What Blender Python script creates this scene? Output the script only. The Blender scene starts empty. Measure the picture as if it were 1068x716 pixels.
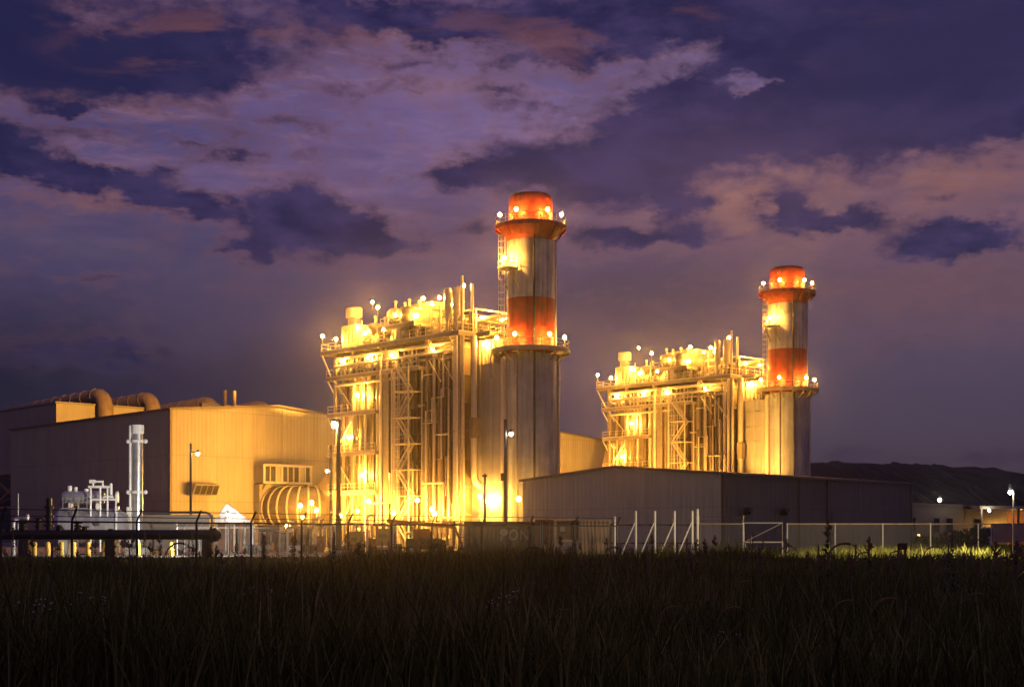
import bpy, math, random
import numpy as np
from mathutils import Vector, Matrix
random.seed(7)
rng = np.random.default_rng(11)
SC = bpy.context.scene
COL = SC.collection
F = 1467.0                      # focal length in photo pixels (photo 1068 wide), eye 1.7 m up, horizon at row 558
EYE = 1.7
PI = math.pi
def X(px, d): return (px - 534.0) / F * d
def Z(py, d): return EYE + (558.0 - py) / F * d
def lin(c):
    return tuple(((v / 255.0) / 12.92 if v / 255.0 <= 0.04045 else ((v / 255.0 + 0.055) / 1.055) ** 2.4) for v in c)

# ------------------------------------------------------------------ mesh builder
class MB:
    def __init__(self): self.v = []; self.f = []; self.s = []
    def add(self, vs, fs, smooth=False):
        b = len(self.v); self.v += [tuple(p) for p in vs]
        for q in fs: self.f.append(tuple(i + b for i in q)); self.s.append(smooth)
        return self
    def box(self, x0, x1, y0, y1, z0, z1):
        return self.add([(x0,y0,z0),(x1,y0,z0),(x1,y1,z0),(x0,y1,z0),(x0,y0,z1),(x1,y0,z1),(x1,y1,z1),(x0,y1,z1)],
            [(0,3,2,1),(4,5,6,7),(0,1,5,4),(1,2,6,5),(2,3,7,6),(3,0,4,7)])
    def cbox(self, x, y, z0, lx, ly, lz): return self.box(x-lx/2, x+lx/2, y-ly/2, y+ly/2, z0, z0+lz)
    def bar(self, p0, p1, w, h=None):
        h = h or w; p0 = Vector(p0); p1 = Vector(p1); d = (p1-p0).normalized()
        up = Vector((0,0,1)) if abs(d.z) < 0.95 else Vector((0,1,0))
        a = d.cross(up).normalized() * w/2; b = a.cross(d).normalized() * h/2
        vs = [p0-a-b, p0+a-b, p0+a+b, p0-a+b, p1-a-b, p1+a-b, p1+a+b, p1-a+b]
        return self.add(vs, [(0,3,2,1),(4,5,6,7),(0,1,5,4),(1,2,6,5),(2,3,7,6),(3,0,4,7)])
    def tube(self, pts, r, n=10, caps=True, r1=None):
        pts = [Vector(p) for p in pts]; m = len(pts); vs = []; fs = []
        d = (pts[1]-pts[0]).normalized()
        up = Vector((0,0,1)) if abs(d.z) < 0.9 else Vector((1,0,0))
        a = d.cross(up).normalized()
        for i, p in enumerate(pts):
            t = (pts[min(i+1,m-1)] - pts[max(i-1,0)]).normalized()
            a = (a - t * a.dot(t)).normalized(); b = t.cross(a)
            rr = r if r1 is None else r + (r1-r) * i/(m-1)
            k = 1.0
            for j in range(n):
                an = 2*PI*j/n; vs.append(p + (a*math.cos(an) + b*math.sin(an))*rr*k)
        for i in range(m-1):
            for j in range(n):
                fs.append((i*n+j, i*n+(j+1)%n, (i+1)*n+(j+1)%n, (i+1)*n+j))
        self.add(vs, fs, True)
        if caps:
            b = len(self.v) - len(vs)
            self.f.append(tuple(b+j for j in reversed(range(n)))); self.s.append(False)
            self.f.append(tuple(b+(m-1)*n+j for j in range(n))); self.s.append(False)
        return self
    def cyl(self, p0, p1, r, n=12, r1=None): return self.tube([p0, p1], r, n, True, r1)
    def lathe(self, prof, c=(0,0,0), n=24, axis='z', smooth=True, a0=0.0, a1=None):
        vs = []; fs = []; full = a1 is None; k = n if full else n+1
        for (r, h) in prof:
            for j in range(k):
                an = a0 + (2*PI if full else (a1-a0))*j/n
                q = (r*math.cos(an), r*math.sin(an), h)
                if axis == 'x': q = (q[2], q[0], q[1])
                if axis == 'y': q = (q[0], q[2], q[1])
                vs.append((c[0]+q[0], c[1]+q[1], c[2]+q[2]))
        for i in range(len(prof)-1):
            for j in range(n):
                fs.append((i*k+j, i*k+(j+1)%k, (i+1)*k+(j+1)%k, (i+1)*k+j))
        return self.add(vs, fs, smooth)
    def ball(self, c, r, n=8, m=5, sz=1.0):
        return self.lathe([(r*math.sin(PI*i/m)+1e-5, -r*sz*math.cos(PI*i/m)) for i in range(m+1)], c, n)
    def ribbed(self, p0, p1, top0, top1, pitch, depth, nrm):
        """ribbed sheet between p0 -> p1 along the bottom; top height is a function of s (0..1)"""
        p0 = Vector(p0); p1 = Vector(p1); L = (p1-p0).length; n = max(2, int(L/pitch)); nrm = Vector(nrm)
        S = []
        for i in range(n):
            for (q, o) in ((0,0),(0.42,0),(0.5,1),(0.82,1),(0.9,0)): S.append(((i+q)/n, o))
        S.append((1.0, 0)); vs = []
        for s, o in S:
            b = p0.lerp(p1, s) + nrm*depth*o
            vs.append((b.x, b.y, b.z)); vs.append((b.x, b.y, top0 + (top1(s) if callable(top1) else 0)))
        fs = [(2*i, 2*i+2, 2*i+3, 2*i+1) for i in range(len(S)-1)]
        return self.add(vs, fs)
    def rail(self, pts, h=1.1, step=1.6, w=0.06, mid=True, toe=True):
        pts = [Vector(p) for p in pts]
        for a, b in zip(pts, pts[1:]):
            L = (b-a).length; n = max(1, round(L/step))
            for i in range(n+1):
                q = a.lerp(b, i/n); self.bar(q, q+Vector((0,0,h)), w)
            u = Vector((0,0,h)); self.bar(a+u, b+u, w)
            if mid: self.bar(a+u*0.55, b+u*0.55, w*0.8)
            if toe: self.bar(a+Vector((0,0,0.09)), b+Vector((0,0,0.09)), 0.03, 0.16)
        return self
    def build_each(self, name, mat, parent=None):
        """one object per separate piece (faces joined by shared vertices or touching boxes)"""
        n = len(self.v); par = list(range(n))
        def fd(i):
            while par[i] != i: par[i] = par[par[i]]; i = par[i]
            return i
        for q in self.f:
            for k in q[1:]: par[fd(k)] = fd(q[0])
        comp = {}
        for i, q in enumerate(self.f): comp.setdefault(fd(q[0]), []).append(i)
        items = []
        for fs in comp.values():
            vi = {k for i in fs for k in self.f[i]}; P = [self.v[k] for k in vi]
            items.append([fs, [min(p[a] for p in P)-0.01 for a in range(3)], [max(p[a] for p in P)+0.01 for a in range(3)]])
        out = []
        while items:
            a = items.pop(); grew = True
            while grew:
                grew = False
                for b in items:
                    if all(a[1][k] <= b[2][k] and b[1][k] <= a[2][k] for k in range(3)):
                        a = [a[0]+b[0], [min(a[1][k],b[1][k]) for k in range(3)], [max(a[2][k],b[2][k]) for k in range(3)]]; items.remove(b); grew = True; break
            m = MB(); idx = {}
            for i in a[0]:
                for k in self.f[i]:
                    if k not in idx: idx[k] = len(m.v); m.v.append(self.v[k])
                m.f.append(tuple(idx[k] for k in self.f[i])); m.s.append(self.s[i])
            out.append(m.build(name, mat, parent))
        return out
    def build(self, name, mat, parent=None, loc=None, rz=0.0, norm=True):
        me = bpy.data.meshes.new(name); me.from_pydata(self.v, [], self.f)
        me.polygons.foreach_set('use_smooth', self.s); me.update()
        if norm:
            import bmesh
            bm = bmesh.new(); bm.from_mesh(me); bmesh.ops.recalc_face_normals(bm, faces=bm.faces); bm.to_mesh(me); bm.free()
        if any(self.s): me.set_sharp_from_angle(angle=math.radians(38))
        me.materials.append(mat)
        o = bpy.data.objects.new(name, me); COL.objects.link(o)
        if parent is not None: o.parent = parent
        if loc is not None: o.location = loc
        o.rotation_euler.z = rz
        return o
def arc(c, r, a0, a1, n, plane='xz'):
    out = []
    for i in range(n+1):
        a = a0 + (a1-a0)*i/n; u, w = r*math.cos(a), r*math.sin(a)
        out.append({'xz': (c[0]+u, c[1], c[2]+w), 'yz': (c[0], c[1]+u, c[2]+w), 'xy': (c[0]+u, c[1]+w, c[2])}[plane])
    return out

def tag(o, label=None, cat=None, group=None, kind=None):
    if label: o['label'] = label
    if cat: o['category'] = cat
    if group: o['group'] = group
    if kind: o['kind'] = kind
    return o
def thing(name, label, cat, loc=(0,0,0), rz=0.0, group=None):
    o = bpy.data.objects.new(name, None); o.empty_display_size = 0.3; COL.objects.link(o)
    o.location = loc; o.rotation_euler.z = rz
    return tag(o, label, cat, group)
def copy_tree(o, parent=None):
    c = o.copy(); COL.objects.link(c)
    if parent is not None: c.parent = parent
    for ch in list(o.children): copy_tree(ch, c)
    return c

# ------------------------------------------------------------------ materials
def mat(name, col, rough=0.6, var=0.15, scale=1.5, metal=0.0, bump=0.0, streak=0.0, spec=0.5, panel=None):
    m = bpy.data.materials.new(name); m.use_nodes = True
    N = m.node_tree.nodes; Lk = m.node_tree.links; b = N['Principled BSDF']
    b.inputs['Roughness'].default_value = rough; b.inputs['Metallic'].default_value = metal
    b.inputs['Specular IOR Level'].default_value = spec
    tc = N.new('ShaderNodeTexCoord')
    n1 = N.new('ShaderNodeTexNoise'); n1.inputs['Scale'].default_value = scale; n1.inputs['Detail'].default_value = 6
    Lk.new(tc.outputs['Object'], n1.inputs['Vector'])
    mp = N.new('ShaderNodeMapping'); mp.inputs['Scale'].default_value = (2.2, 2.2, 0.12)
    n2 = N.new('ShaderNodeTexNoise'); n2.inputs['Scale'].default_value = 1.0; n2.inputs['Detail'].default_value = 5
    Lk.new(tc.outputs['Object'], mp.inputs['Vector']); Lk.new(mp.outputs['Vector'], n2.inputs['Vector'])
    mr = N.new('ShaderNodeMapRange'); mr.inputs['From Min'].default_value = 0.3; mr.inputs['From Max'].default_value = 0.7
    mr.inputs['To Min'].default_value = 1 - var; mr.inputs['To Max'].default_value = 1 + var*0.6
    Lk.new(n1.outputs['Fac'], mr.inputs['Value'])
    mr2 = N.new('ShaderNodeMapRange'); mr2.inputs['From Min'].default_value = 0.45; mr2.inputs['From Max'].default_value = 0.75
    mr2.inputs['To Min'].default_value = 1.0; mr2.inputs['To Max'].default_value = 1 - streak
    Lk.new(n2.outputs['Fac'], mr2.inputs['Value'])
    mu = N.new('ShaderNodeMath'); mu.operation = 'MULTIPLY'
    Lk.new(mr.outputs['Result'], mu.inputs[0]); Lk.new(mr2.outputs['Result'], mu.inputs[1])
    if panel:      # sheets of slightly different tone, with dark laps
        sn = N.new('ShaderNodeVectorMath'); sn.operation = 'DIVIDE'; sn.inputs[1].default_value = (panel[0], panel[0], panel[1])
        fl = N.new('ShaderNodeVectorMath'); fl.operation = 'FLOOR'; wn = N.new('ShaderNodeTexWhiteNoise')
        Lk.new(tc.outputs['Object'], sn.inputs[0]); Lk.new(sn.outputs[0], fl.inputs[0]); Lk.new(fl.outputs[0], wn.inputs['Vector'])
        mp2 = N.new('ShaderNodeMapRange'); mp2.inputs['To Min'].default_value = 0.93; mp2.inputs['To Max'].default_value = 1.05; Lk.new(wn.outputs['Value'], mp2.inputs['Value'])
        sx = N.new('ShaderNodeSeparateXYZ'); fr = N.new('ShaderNodeVectorMath'); fr.operation = 'FRACTION'; Lk.new(sn.outputs[0], fr.inputs[0]); Lk.new(fr.outputs[0], sx.inputs[0])
        lt = N.new('ShaderNodeMath'); lt.operation = 'LESS_THAN'; lt.inputs[1].default_value = 0.018; Lk.new(sx.outputs[2], lt.inputs[0])
        ml = N.new('ShaderNodeMath'); ml.operation = 'MULTIPLY_ADD'; ml.inputs[1].default_value = -0.22; Lk.new(lt.outputs[0], ml.inputs[0]); Lk.new(mp2.outputs[0], ml.inputs[2])
        mu2 = N.new('ShaderNodeMath'); mu2.operation = 'MULTIPLY'; Lk.new(mu.outputs[0], mu2.inputs[0]); Lk.new(ml.outputs[0], mu2.inputs[1]); mu = mu2
    vm = N.new('ShaderNodeVectorMath'); vm.operation = 'SCALE'; vm.inputs[0].default_value = col[:3]
    Lk.new(mu.outputs[0], vm.inputs['Scale']); Lk.new(vm.outputs[0], b.inputs['Base Color'])
    if bump:
        bp = N.new('ShaderNodeBump'); bp.inputs['Strength'].default_value = bump; bp.inputs['Distance'].default_value = 0.05
        Lk.new(n1.outputs['Fac'], bp.inputs['Height']); Lk.new(bp.outputs['Normal'], b.inputs['Normal'])
    return m
def emit(name, col, strength):
    m = bpy.data.materials.new(name); m.use_nodes = True
    N = m.node_tree.nodes; b = N['Principled BSDF']
    b.inputs['Base Color'].default_value = (0.8, 0.8, 0.8, 1)
    b.inputs['Emission Color'].default_value = (*col, 1); b.inputs['Emission Strength'].default_value = strength
    return m
SOD = (1.0, 0.44, 0.055)
M = dict(
    casing = mat('painted_casing', (0.25, 0.185, 0.12), 0.55, 0.22, 0.7, streak=0.4),
    steel = mat('painted_steel', (0.28, 0.23, 0.175), 0.5, 0.2, 2.0, streak=0.2),
    dull = mat('dull_equipment_paint', (0.30, 0.25, 0.19), 0.5, 0.25, 1.2, streak=0.4),
    pale = mat('pale_pipe_cladding', (0.56, 0.50, 0.41), 0.35, 0.12, 2.5, metal=0.15),
    galv = mat('galvanised_steel', (0.42, 0.42, 0.41), 0.42, 0.15, 3.0, metal=0.5),
    darksteel = mat('dark_steel', (0.05, 0.045, 0.042), 0.55, 0.25, 2.0),
    cladding = mat('grey_cladding', (0.30, 0.295, 0.30), 0.5, 0.1, 0.5, streak=0.22),
    hall = mat('hall_siding', (0.36, 0.32, 0.23), 0.6, 0.06, 0.35, streak=0.14, panel=(1.2, 6.5)),
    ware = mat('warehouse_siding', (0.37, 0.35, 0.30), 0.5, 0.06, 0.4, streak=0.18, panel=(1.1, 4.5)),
    wareside = mat('warehouse_shaded_siding', (0.135, 0.13, 0.125), 0.5, 0.08, 0.4, streak=0.2, panel=(1.1, 4.5)),  # same siding darkened, shade of the unlit side put into the colour
    roof = mat('roof_sheet', (0.22, 0.21, 0.20), 0.5, 0.12, 0.5),
    trim = mat('roof_trim', (0.16, 0.13, 0.11), 0.5, 0.1, 1.0),
    stackw = mat('stack_white', (0.56, 0.55, 0.52), 0.5, 0.25, 0.8, streak=0.6),
    stackg = mat('stack_steel', (0.35, 0.37, 0.41), 0.42, 0.22, 0.5, metal=0.2, streak=0.5),
    darkpipe = mat('brown_pipe', (0.11, 0.075, 0.05), 0.5, 0.3, 1.5, streak=0.3),
    orange = mat('stack_orange', (0.42, 0.042, 0.008), 0.55, 0.35, 0.9, streak=0.65),
    white = mat('white_paint', (0.66, 0.66, 0.64), 0.4, 0.15, 2.0, streak=0.25),
    alu = mat('bright_cladding', (0.52, 0.52, 0.52), 0.3, 0.25, 1.6, metal=0.7, streak=0.3),
    black = mat('black_pipe_coating', (0.018, 0.017, 0.018), 0.35, 0.3, 2.0),
    yellow = mat('yellow_paint', (0.78, 0.50, 0.05), 0.5, 0.12, 4.0, streak=0.3),
    concrete = mat('concrete', (0.36, 0.34, 0.31), 0.85, 0.2, 1.2, bump=0.2),
    rust = mat('rusty_orange_paint', (0.36, 0.13, 0.04), 0.6, 0.35, 1.6, streak=0.4),
    blue = mat('dark_blue_container_paint', (0.045, 0.055, 0.075), 0.5, 0.2, 1.2, streak=0.2),
    red = mat('red_machine_paint', (0.42, 0.05, 0.02), 0.45, 0.2, 2.0),
    brown = mat('brown_tarpaulin', (0.10, 0.055, 0.03), 0.7, 0.25, 1.0),
    canvas = mat('tan_canvas', (0.42, 0.30, 0.20), 0.8, 0.2, 1.0, bump=0.3),
    rubber = mat('tyre_rubber', (0.02, 0.02, 0.02), 0.8, 0.2, 4.0),
    letter = mat('white_lettering', (0.27, 0.25, 0.215), 0.5, 0.25, 3.0),
    glass = mat('dark_window_glass', (0.02, 0.025, 0.035), 0.08, 0.1, 1.0),
    wood = mat('grey_timber', (0.10, 0.08, 0.06), 0.8, 0.25, 3.0),
    stem = mat('dry_stem', (0.14, 0.11, 0.05), 0.8, 0.3, 3.0),
    leaf = mat('dark_leaf', (0.06, 0.075, 0.02), 0.7, 0.3, 3.0),
    seed = mat('brown_seed_head', (0.22, 0.15, 0.075), 0.9, 0.3, 5.0),
    petal = mat('white_petal', (0.80, 0.78, 0.72), 0.7, 0.1, 5.0),
    bark = mat('bark', (0.06, 0.045, 0.03), 0.9, 0.3, 3.0),
    wallbrick = mat('lit_brick', (0.40, 0.22, 0.12), 0.8, 0.2, 1.5),
    sod = emit('sodium_lamp_glass', SOD, 1250.0),
    sodend = emit('deck_end_sodium_lamp_glass', SOD, 2200.0),
    sodlow = emit('sodium_gallery_lamp_glass', SOD, 760.0),
    sodmid = emit('bright_sodium_lamp_glass', SOD, 2700.0),
    sodbig = emit('strong_sodium_lamp_glass', SOD, 4200.0),
    led = emit('white_lamp_glass', (1.0, 0.86, 0.62), 170.0),
    ledsmall = emit('small_white_lamp_glass', (1.0, 0.84, 0.6), 90.0),
    grasslamp = emit('bright_white_lamp_glass', (1.0, 0.84, 0.55), 260.0),
    ledbig = emit('strong_white_lamp_glass', (1.0, 0.84, 0.56), 620.0),
    window_glow = emit('lit_window_glow', (1.0, 0.6, 0.2), 2.2),
    
)
# foliage / ground materials
def grass_mat(name, c0, c1, c2):
    m = bpy.data.materials.new(name); m.use_nodes = True
    N = m.node_tree.nodes; Lk = m.node_tree.links; b = N['Principled BSDF']; b.inputs['Roughness'].default_value = 0.8
    b.inputs['Specular IOR Level'].default_value = 0.15
    g = N.new('ShaderNodeNewGeometry'); r = N.new('ShaderNodeValToRGB')
    e = r.color_ramp.elements; e[0].color = (*c0, 1); e[1].color = (*c2, 1)
    k = r.color_ramp.elements.new(0.5); k.color = (*c1, 1)
    n = N.new('ShaderNodeTexNoise'); n.inputs['Scale'].default_value = 0.12; n.inputs['Detail'].default_value = 3
    Lk.new(g.outputs['Position'], n.inputs['Vector'])
    ad = N.new('ShaderNodeMath'); ad.operation = 'MULTIPLY_ADD'; ad.inputs[1].default_value = 0.85
    sb = N.new('ShaderNodeMath'); sb.operation = 'MULTIPLY_ADD'; sb.inputs[1].default_value = 1.5; sb.inputs[2].default_value = -0.72
    Lk.new(n.outputs['Fac'], sb.inputs[0]); Lk.new(g.outputs['Random Per Island'], ad.inputs[0]); Lk.new(sb.outputs[0], ad.inputs[2])
    Lk.new(ad.outputs[0], r.inputs['Fac']); Lk.new(r.outputs['Color'], b.inputs['Base Color'])
    return m
M['meadow'] = grass_mat('tall_dry_grass', (0.035, 0.046, 0.009), (0.12, 0.13, 0.026), (0.36, 0.33, 0.10))
M['lawn'] = grass_mat('short_green_grass', (0.09, 0.105, 0.02), (0.15, 0.165, 0.035), (0.24, 0.22, 0.07))
M['soil'] = mat('meadow_soil', (0.035, 0.03, 0.018), 0.95, 0.35, 0.6, bump=0.3)
M['turf'] = mat('lawn_turf', (0.05, 0.07, 0.018), 0.95, 0.3, 0.8, bump=0.3)
M['gravel'] = mat('yard_gravel', (0.30, 0.27, 0.23), 0.95, 0.35, 1.5, bump=0.6)
M['roadmat'] = mat('pale_gravel_road', (0.50, 0.47, 0.42), 0.95, 0.2, 1.2, bump=0.4)
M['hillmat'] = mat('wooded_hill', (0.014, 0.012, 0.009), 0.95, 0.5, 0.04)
def chain_mat():
    m = bpy.data.materials.new('chain_link_mesh'); m.use_nodes = True
    N = m.node_tree.nodes; Lk = m.node_tree.links; b = N['Principled BSDF']
    b.inputs['Base Color'].default_value = (0.2, 0.195, 0.19, 1); b.inputs['Roughness'].default_value = 0.5; b.inputs['Metallic'].default_value = 0.4
    tc = N.new('ShaderNodeTexCoord'); sp = N.new('ShaderNodeSeparateXYZ'); Lk.new(tc.outputs['UV'], sp.inputs[0])
    outs = []
    for op in ('ADD', 'SUBTRACT'):
        a = N.new('ShaderNodeMath'); a.operation = op; Lk.new(sp.outputs[0], a.inputs[0]); Lk.new(sp.outputs[1], a.inputs[1])
        s = N.new('ShaderNodeMath'); s.operation = 'MULTIPLY'; s.inputs[1].default_value = 13.0; Lk.new(a.outputs[0], s.inputs[0])
        f = N.new('ShaderNodeMath'); f.operation = 'FRACT'; Lk.new(s.outputs[0], f.inputs[0])
        l = N.new('ShaderNodeMath'); l.operation = 'LESS_THAN'; l.inputs[1].default_value = 0.035; Lk.new(f.outputs[0], l.inputs[0])
        outs.append(l)
    mx = N.new('ShaderNodeMath'); mx.operation = 'MAXIMUM'; Lk.new(outs[0].outputs[0], mx.inputs[0]); Lk.new(outs[1].outputs[0], mx.inputs[1])
    Lk.new(mx.outputs[0], b.inputs['Alpha'])
    return m
M['chain'] = chain_mat()

# ------------------------------------------------------------------ sky
def build_world():
    w = bpy.data.worlds.new('World'); SC.world = w; w.use_nodes = True
    w.cycles.sampling_method = 'MANUAL'; w.cycles.sample_map_resolution = 256
    N = w.node_tree.nodes; Lk = w.node_tree.links
    bg = N['Background']
    def V(x):  # constant or socket into a math input
        return x
    def math_(op, a, b=None, c=None, clamp=False):
        n = N.new('ShaderNodeMath'); n.operation = op; n.use_clamp = clamp
        for i, q in enumerate((a, b, c)):
            if q is None: continue
            if hasattr(q, 'is_linked'): Lk.new(q, n.inputs[i])
            else: n.inputs[i].default_value = q
        return n.outputs[0]
    def smooth(x, lo, hi):
        n = N.new('ShaderNodeMapRange'); n.interpolation_type = 'SMOOTHSTEP'
        Lk.new(x, n.inputs['Value']); n.inputs['From Min'].default_value = lo; n.inputs['From Max'].default_value = hi
        return n.outputs['Result']
    def mix(f, a, b):
        n = N.new('ShaderNodeMix'); n.data_type = 'RGBA'
        if hasattr(f, 'is_linked'): Lk.new(f, n.inputs[0])
        else: n.inputs[0].default_value = f
        for q, i in ((a, 6), (b, 7)):
            if hasattr(q, 'is_linked'): Lk.new(q, n.inputs[i])
            else: n.inputs[i].default_value = (*q, 1)
        return n.outputs[2]
    tc = N.new('ShaderNodeTexCoord'); sp = N.new('ShaderNodeSeparateXYZ'); Lk.new(tc.outputs['Generated'], sp.inputs[0])
    az = math_('ARCTAN2', sp.outputs[0], sp.outputs[1]); el = math_('ARCSINE', sp.outputs[2])
    cb = N.new('ShaderNodeCombineXYZ'); Lk.new(az, cb.inputs[0]); Lk.new(el, cb.inputs[1])
    def noise(sx, sy, det=6, rough=0.55, off=0.0, col=False, dist=0.0):
        mp = N.new('ShaderNodeMapping'); mp.inputs['Scale'].default_value = (sx, sy, 1); mp.inputs['Location'].default_value = (off, off*0.7, off)
        Lk.new(cb.outputs[0], mp.inputs['Vector'])
        n = N.new('ShaderNodeTexNoise'); n.inputs['Scale'].default_value = 1; n.inputs['Detail'].default_value = det; n.inputs['Roughness'].default_value = rough
        n.inputs['Distortion'].default_value = dist
        Lk.new(mp.outputs[0], n.inputs['Vector'])
        return n.outputs['Color' if col else 'Fac']
    # warped coordinates
    wn = N.new('ShaderNodeSeparateColor'); Lk.new(noise(34, 66, 4, 0.62, 3.1, True), wn.inputs[0])
    def warp(c, ch, amp):
        return math_('ADD', c, math_('MULTIPLY', math_('SUBTRACT', wn.outputs[ch], 0.5), amp))
    aw = warp(az, 0, 0.062); ew = warp(el, 1, 0.034)
    def ang(px, py):
        dx = (px - 534)/F; return math.atan(dx), math.atan((558-py)/F/math.sqrt(1+dx*dx))
    def blob(px, py, sx, sy, rot=0.0, a=aw, e=ew):
        a0, e0 = ang(px, py)
        u = math_('SUBTRACT', a, a0); v = math_('SUBTRACT', e, e0)
        if rot:
            c, s = math.cos(rot), math.sin(rot)
            u2 = math_('ADD', math_('MULTIPLY', u, c), math_('MULTIPLY', v, s))
            v2 = math_('SUBTRACT', math_('MULTIPLY', v, c), math_('MULTIPLY', u, s)); u, v = u2, v2
        u = math_('MULTIPLY', u, F/sx); v = math_('MULTIPLY', v, F/sy)
        q = math_('ADD', math_('MULTIPLY', u, u), math_('MULTIPLY', v, v))
        return math_('EXPONENT', math_('MULTIPLY', q, -1.0))
    # clear-sky colours: elevation ramp, then soft regional tints
    rp = N.new('ShaderNodeValToRGB'); Lk.new(math_('MULTIPLY', el, 1/0.42), rp.inputs['Fac'])
    stops = [(0.0,(54,47,62)),(0.09,(58,50,68)),(0.2,(66,57,82)),(0.36,(80,67,95)),(0.5,(92,76,108)),(0.68,(108,90,130)),(0.85,(88,80,126)),(1.0,(70,62,104))]
    e = rp.color_ramp.elements
    e[0].position = 0; e[0].color = (*lin(stops[0][1]),1); e[1].position = 1; e[1].color = (*lin(stops[-1][1]),1)
    for p_, c_ in stops[1:-1]:
        k = e.new(p_); k.color = (*lin(c_),1)
    col = rp.outputs['Color']
    tints = [  # px, py, sx, sy, colour, weight
        (20, 400, 300, 110, (24,26,50), 1.0), (330, 420, 190, 90, (44,37,58), 0.75), (270, 125, 260, 60, (108,92,138), 0.8), (450, 125, 170, 60, (118,98,140), 0.8),
        (110, 140, 170, 52, (76,70,112), 0.9), (110, 262, 190, 42, (76,70,98), 0.85), (225, 330, 120, 40, (82,70,96), 0.5), (775, 215, 120, 50, (160,114,102), 1.0), (880, 195, 60, 36, (146,108,106), 0.9), (990, 185, 130, 42, (140,98,92), 0.95),
        (1010, 295, 190, 50, (110,78,80), 0.75), (660, 320, 190, 60, (78,60,70), 0.8), (480, 255, 120, 40, (104,82,100), 0.5), (640, 90, 120, 45, (104,94,142), 0.8), (790, 88, 70, 22, (104,102,158), 0.95), (715, 55, 40, 20, (122,110,156), 0.9), (880, 440, 200, 60, (66,60,82), 0.6),
        (560, 120, 90, 40, (122,106,152), 0.6), (330, 185, 110, 26, (122,98,132), 0.6), (480, 92, 70, 14, (142,104,118), 0.55), (590, 60, 60, 9, (138,98,104), 0.7), (400, 40, 80, 9, (128,92,110), 0.7), (70, 103, 110, 8, (122,86,92), 0.9), (110, 212, 100, 6, (124,88,94), 0.8)]
    for (px, py, sx, sy, c, wgt) in tints:
        col = mix(math_('MULTIPLY', blob(px, py, sx, sy), wgt, clamp=True), col, lin(c))
    # large soft modulation of the whole sky
    mod = smooth(noise(10, 34, 5, 0.66, 31.0, dist=0.6), 0.3, 0.7)
    lowm = smooth(el, 0.08, 0.22)
    col = mix(math_('MULTIPLY', math_('MULTIPLY', mod, lowm), 0.38), col, lin((62,54,94)))
    mod2 = smooth(noise(16, 60, 5, 0.66, 47.0, dist=0.8), 0.52, 0.74)
    col = mix(math_('MULTIPLY', math_('MULTIPLY', mod2, smooth(el, 0.17, 0.3)), 0.5), col, lin((142,112,142)))
    # high thin streaks, pale and pinkish
    st = smooth(noise(9, 46, 5, 0.64, 7.7, dist=0.4), 0.47, 0.72)
    band = smooth(el, 0.16, 0.3)
    col = mix(math_('MULTIPLY', math_('MULTIPLY', st, band), 0.6), col, lin((150,112,130)))
    st2 = smooth(noise(7, 30, 4, 0.6, 21.0), 0.5, 0.75)
    col = mix(math_('MULTIPLY', math_('MULTIPLY', st2, math_('ADD', math_('MULTIPLY', lowm, 0.8), 0.2)), 0.35), col, lin((66,60,98)))
    # dark cloud banks
    dens = None
    clouds = [  # px, py, sx, sy, rot, weight   (rot > 0 tips the bank up to the right)
        (0, 34, 190, 52, 0.0, 1.6), (150, 76, 70, 17, -0.05, 0.9), (205, 66, 50, 14, -0.1, 0.7), (250, 30, 120, 30, -0.1, 0.5), (0, 152, 48, 22, -0.3, 1.0), (70, 181, 66, 15, -0.22, 1.0), (165, 203, 62, 14, -0.12, 1.2), (215, 216, 25, 7, 0, 0.7),
        (300, 230, 46, 33, 0.0, 1.45), (348, 240, 52, 25, -0.1, 1.2), (405, 252, 52, 12, -0.1, 1.0), (248, 259, 34, 10, 0, 0.9),
        (72, 116, 42, 11, 0, 0.9), (168, 180, 24, 8, 0, 0.7), (180, 140, 60, 5, -0.1, 0.5), (240, 163, 30, 5, 0, 0.6), (255, 140, 40, 6, -0.15, 0.5),
        (482, 180, 45, 13, 0.1, 1.0), (580, 176, 72, 25, 0.0, 1.4), (665, 168, 60, 30, 0.35, 1.3), (735, 135, 75, 36, 0.3, 1.3), (910, 48, 235, 76, 0.0, 1.35), (870, 125, 130, 42, 0.0, 1.3), (1040, 60, 120, 60, 0, 1.2), (1030, 120, 40, 16, -0.3, 0.5),
        (640, 10, 180, 32, 0.0, 1.2), (370, 14, 90, 17, -0.1, 1.0), (480, 30, 50, 13, 0, 0.7), (705, 213, 32, 17, -0.3, 1.1), (665, 250, 88, 12, 0.03, 1.1), (822, 222, 30, 19, -0.4, 1.1), (885, 231, 52, 11, -0.05, 1.1),
        (1005, 247, 78, 16, 0.05, 1.3), (975, 205, 25, 6, 0, 0.5), (480, 240, 40, 10, 0.0, 0.6), (40, 368, 150, 18, 0.0, 0.55), (135, 372, 45, 16, 0, 0.6), (75, 288, 40, 5, 0, 0.5), (960, 355, 50, 9, 0, 0.5), (1020, 478, 180, 9, 0.0, 0.4), (900, 470, 60, 10, 0, 0.4), (530, 98, 30, 6, 0, 0.6),
        (600, 62, 95, 8, 0.05, 0.5), (565, 112, 65, 7, 0.1, 0.45), (390, 92, 95, 8, 0.1, 0.4), (455, 64, 70, 6, 0.0, 0.4), (310, 132, 70, 6, -0.1, 0.45), (680, 100, 60, 10, 0.2, 0.6), (650, 128, 70, 8, 0.1, 0.45), (60, 138, 70, 7, 0, 0.4),
        (790, 86, 42, 10, -0.05, -1.35), (722, 55, 44, 17, 0.15, -0.6), (110, 128, 120, 9, 0, -0.5), (790, 118, 22, 5, 0.0, -1.3), (640, 92, 60, 40, 0.0, -0.35), (105, 24, 42, 16, 0.1, -0.7)]
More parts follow.
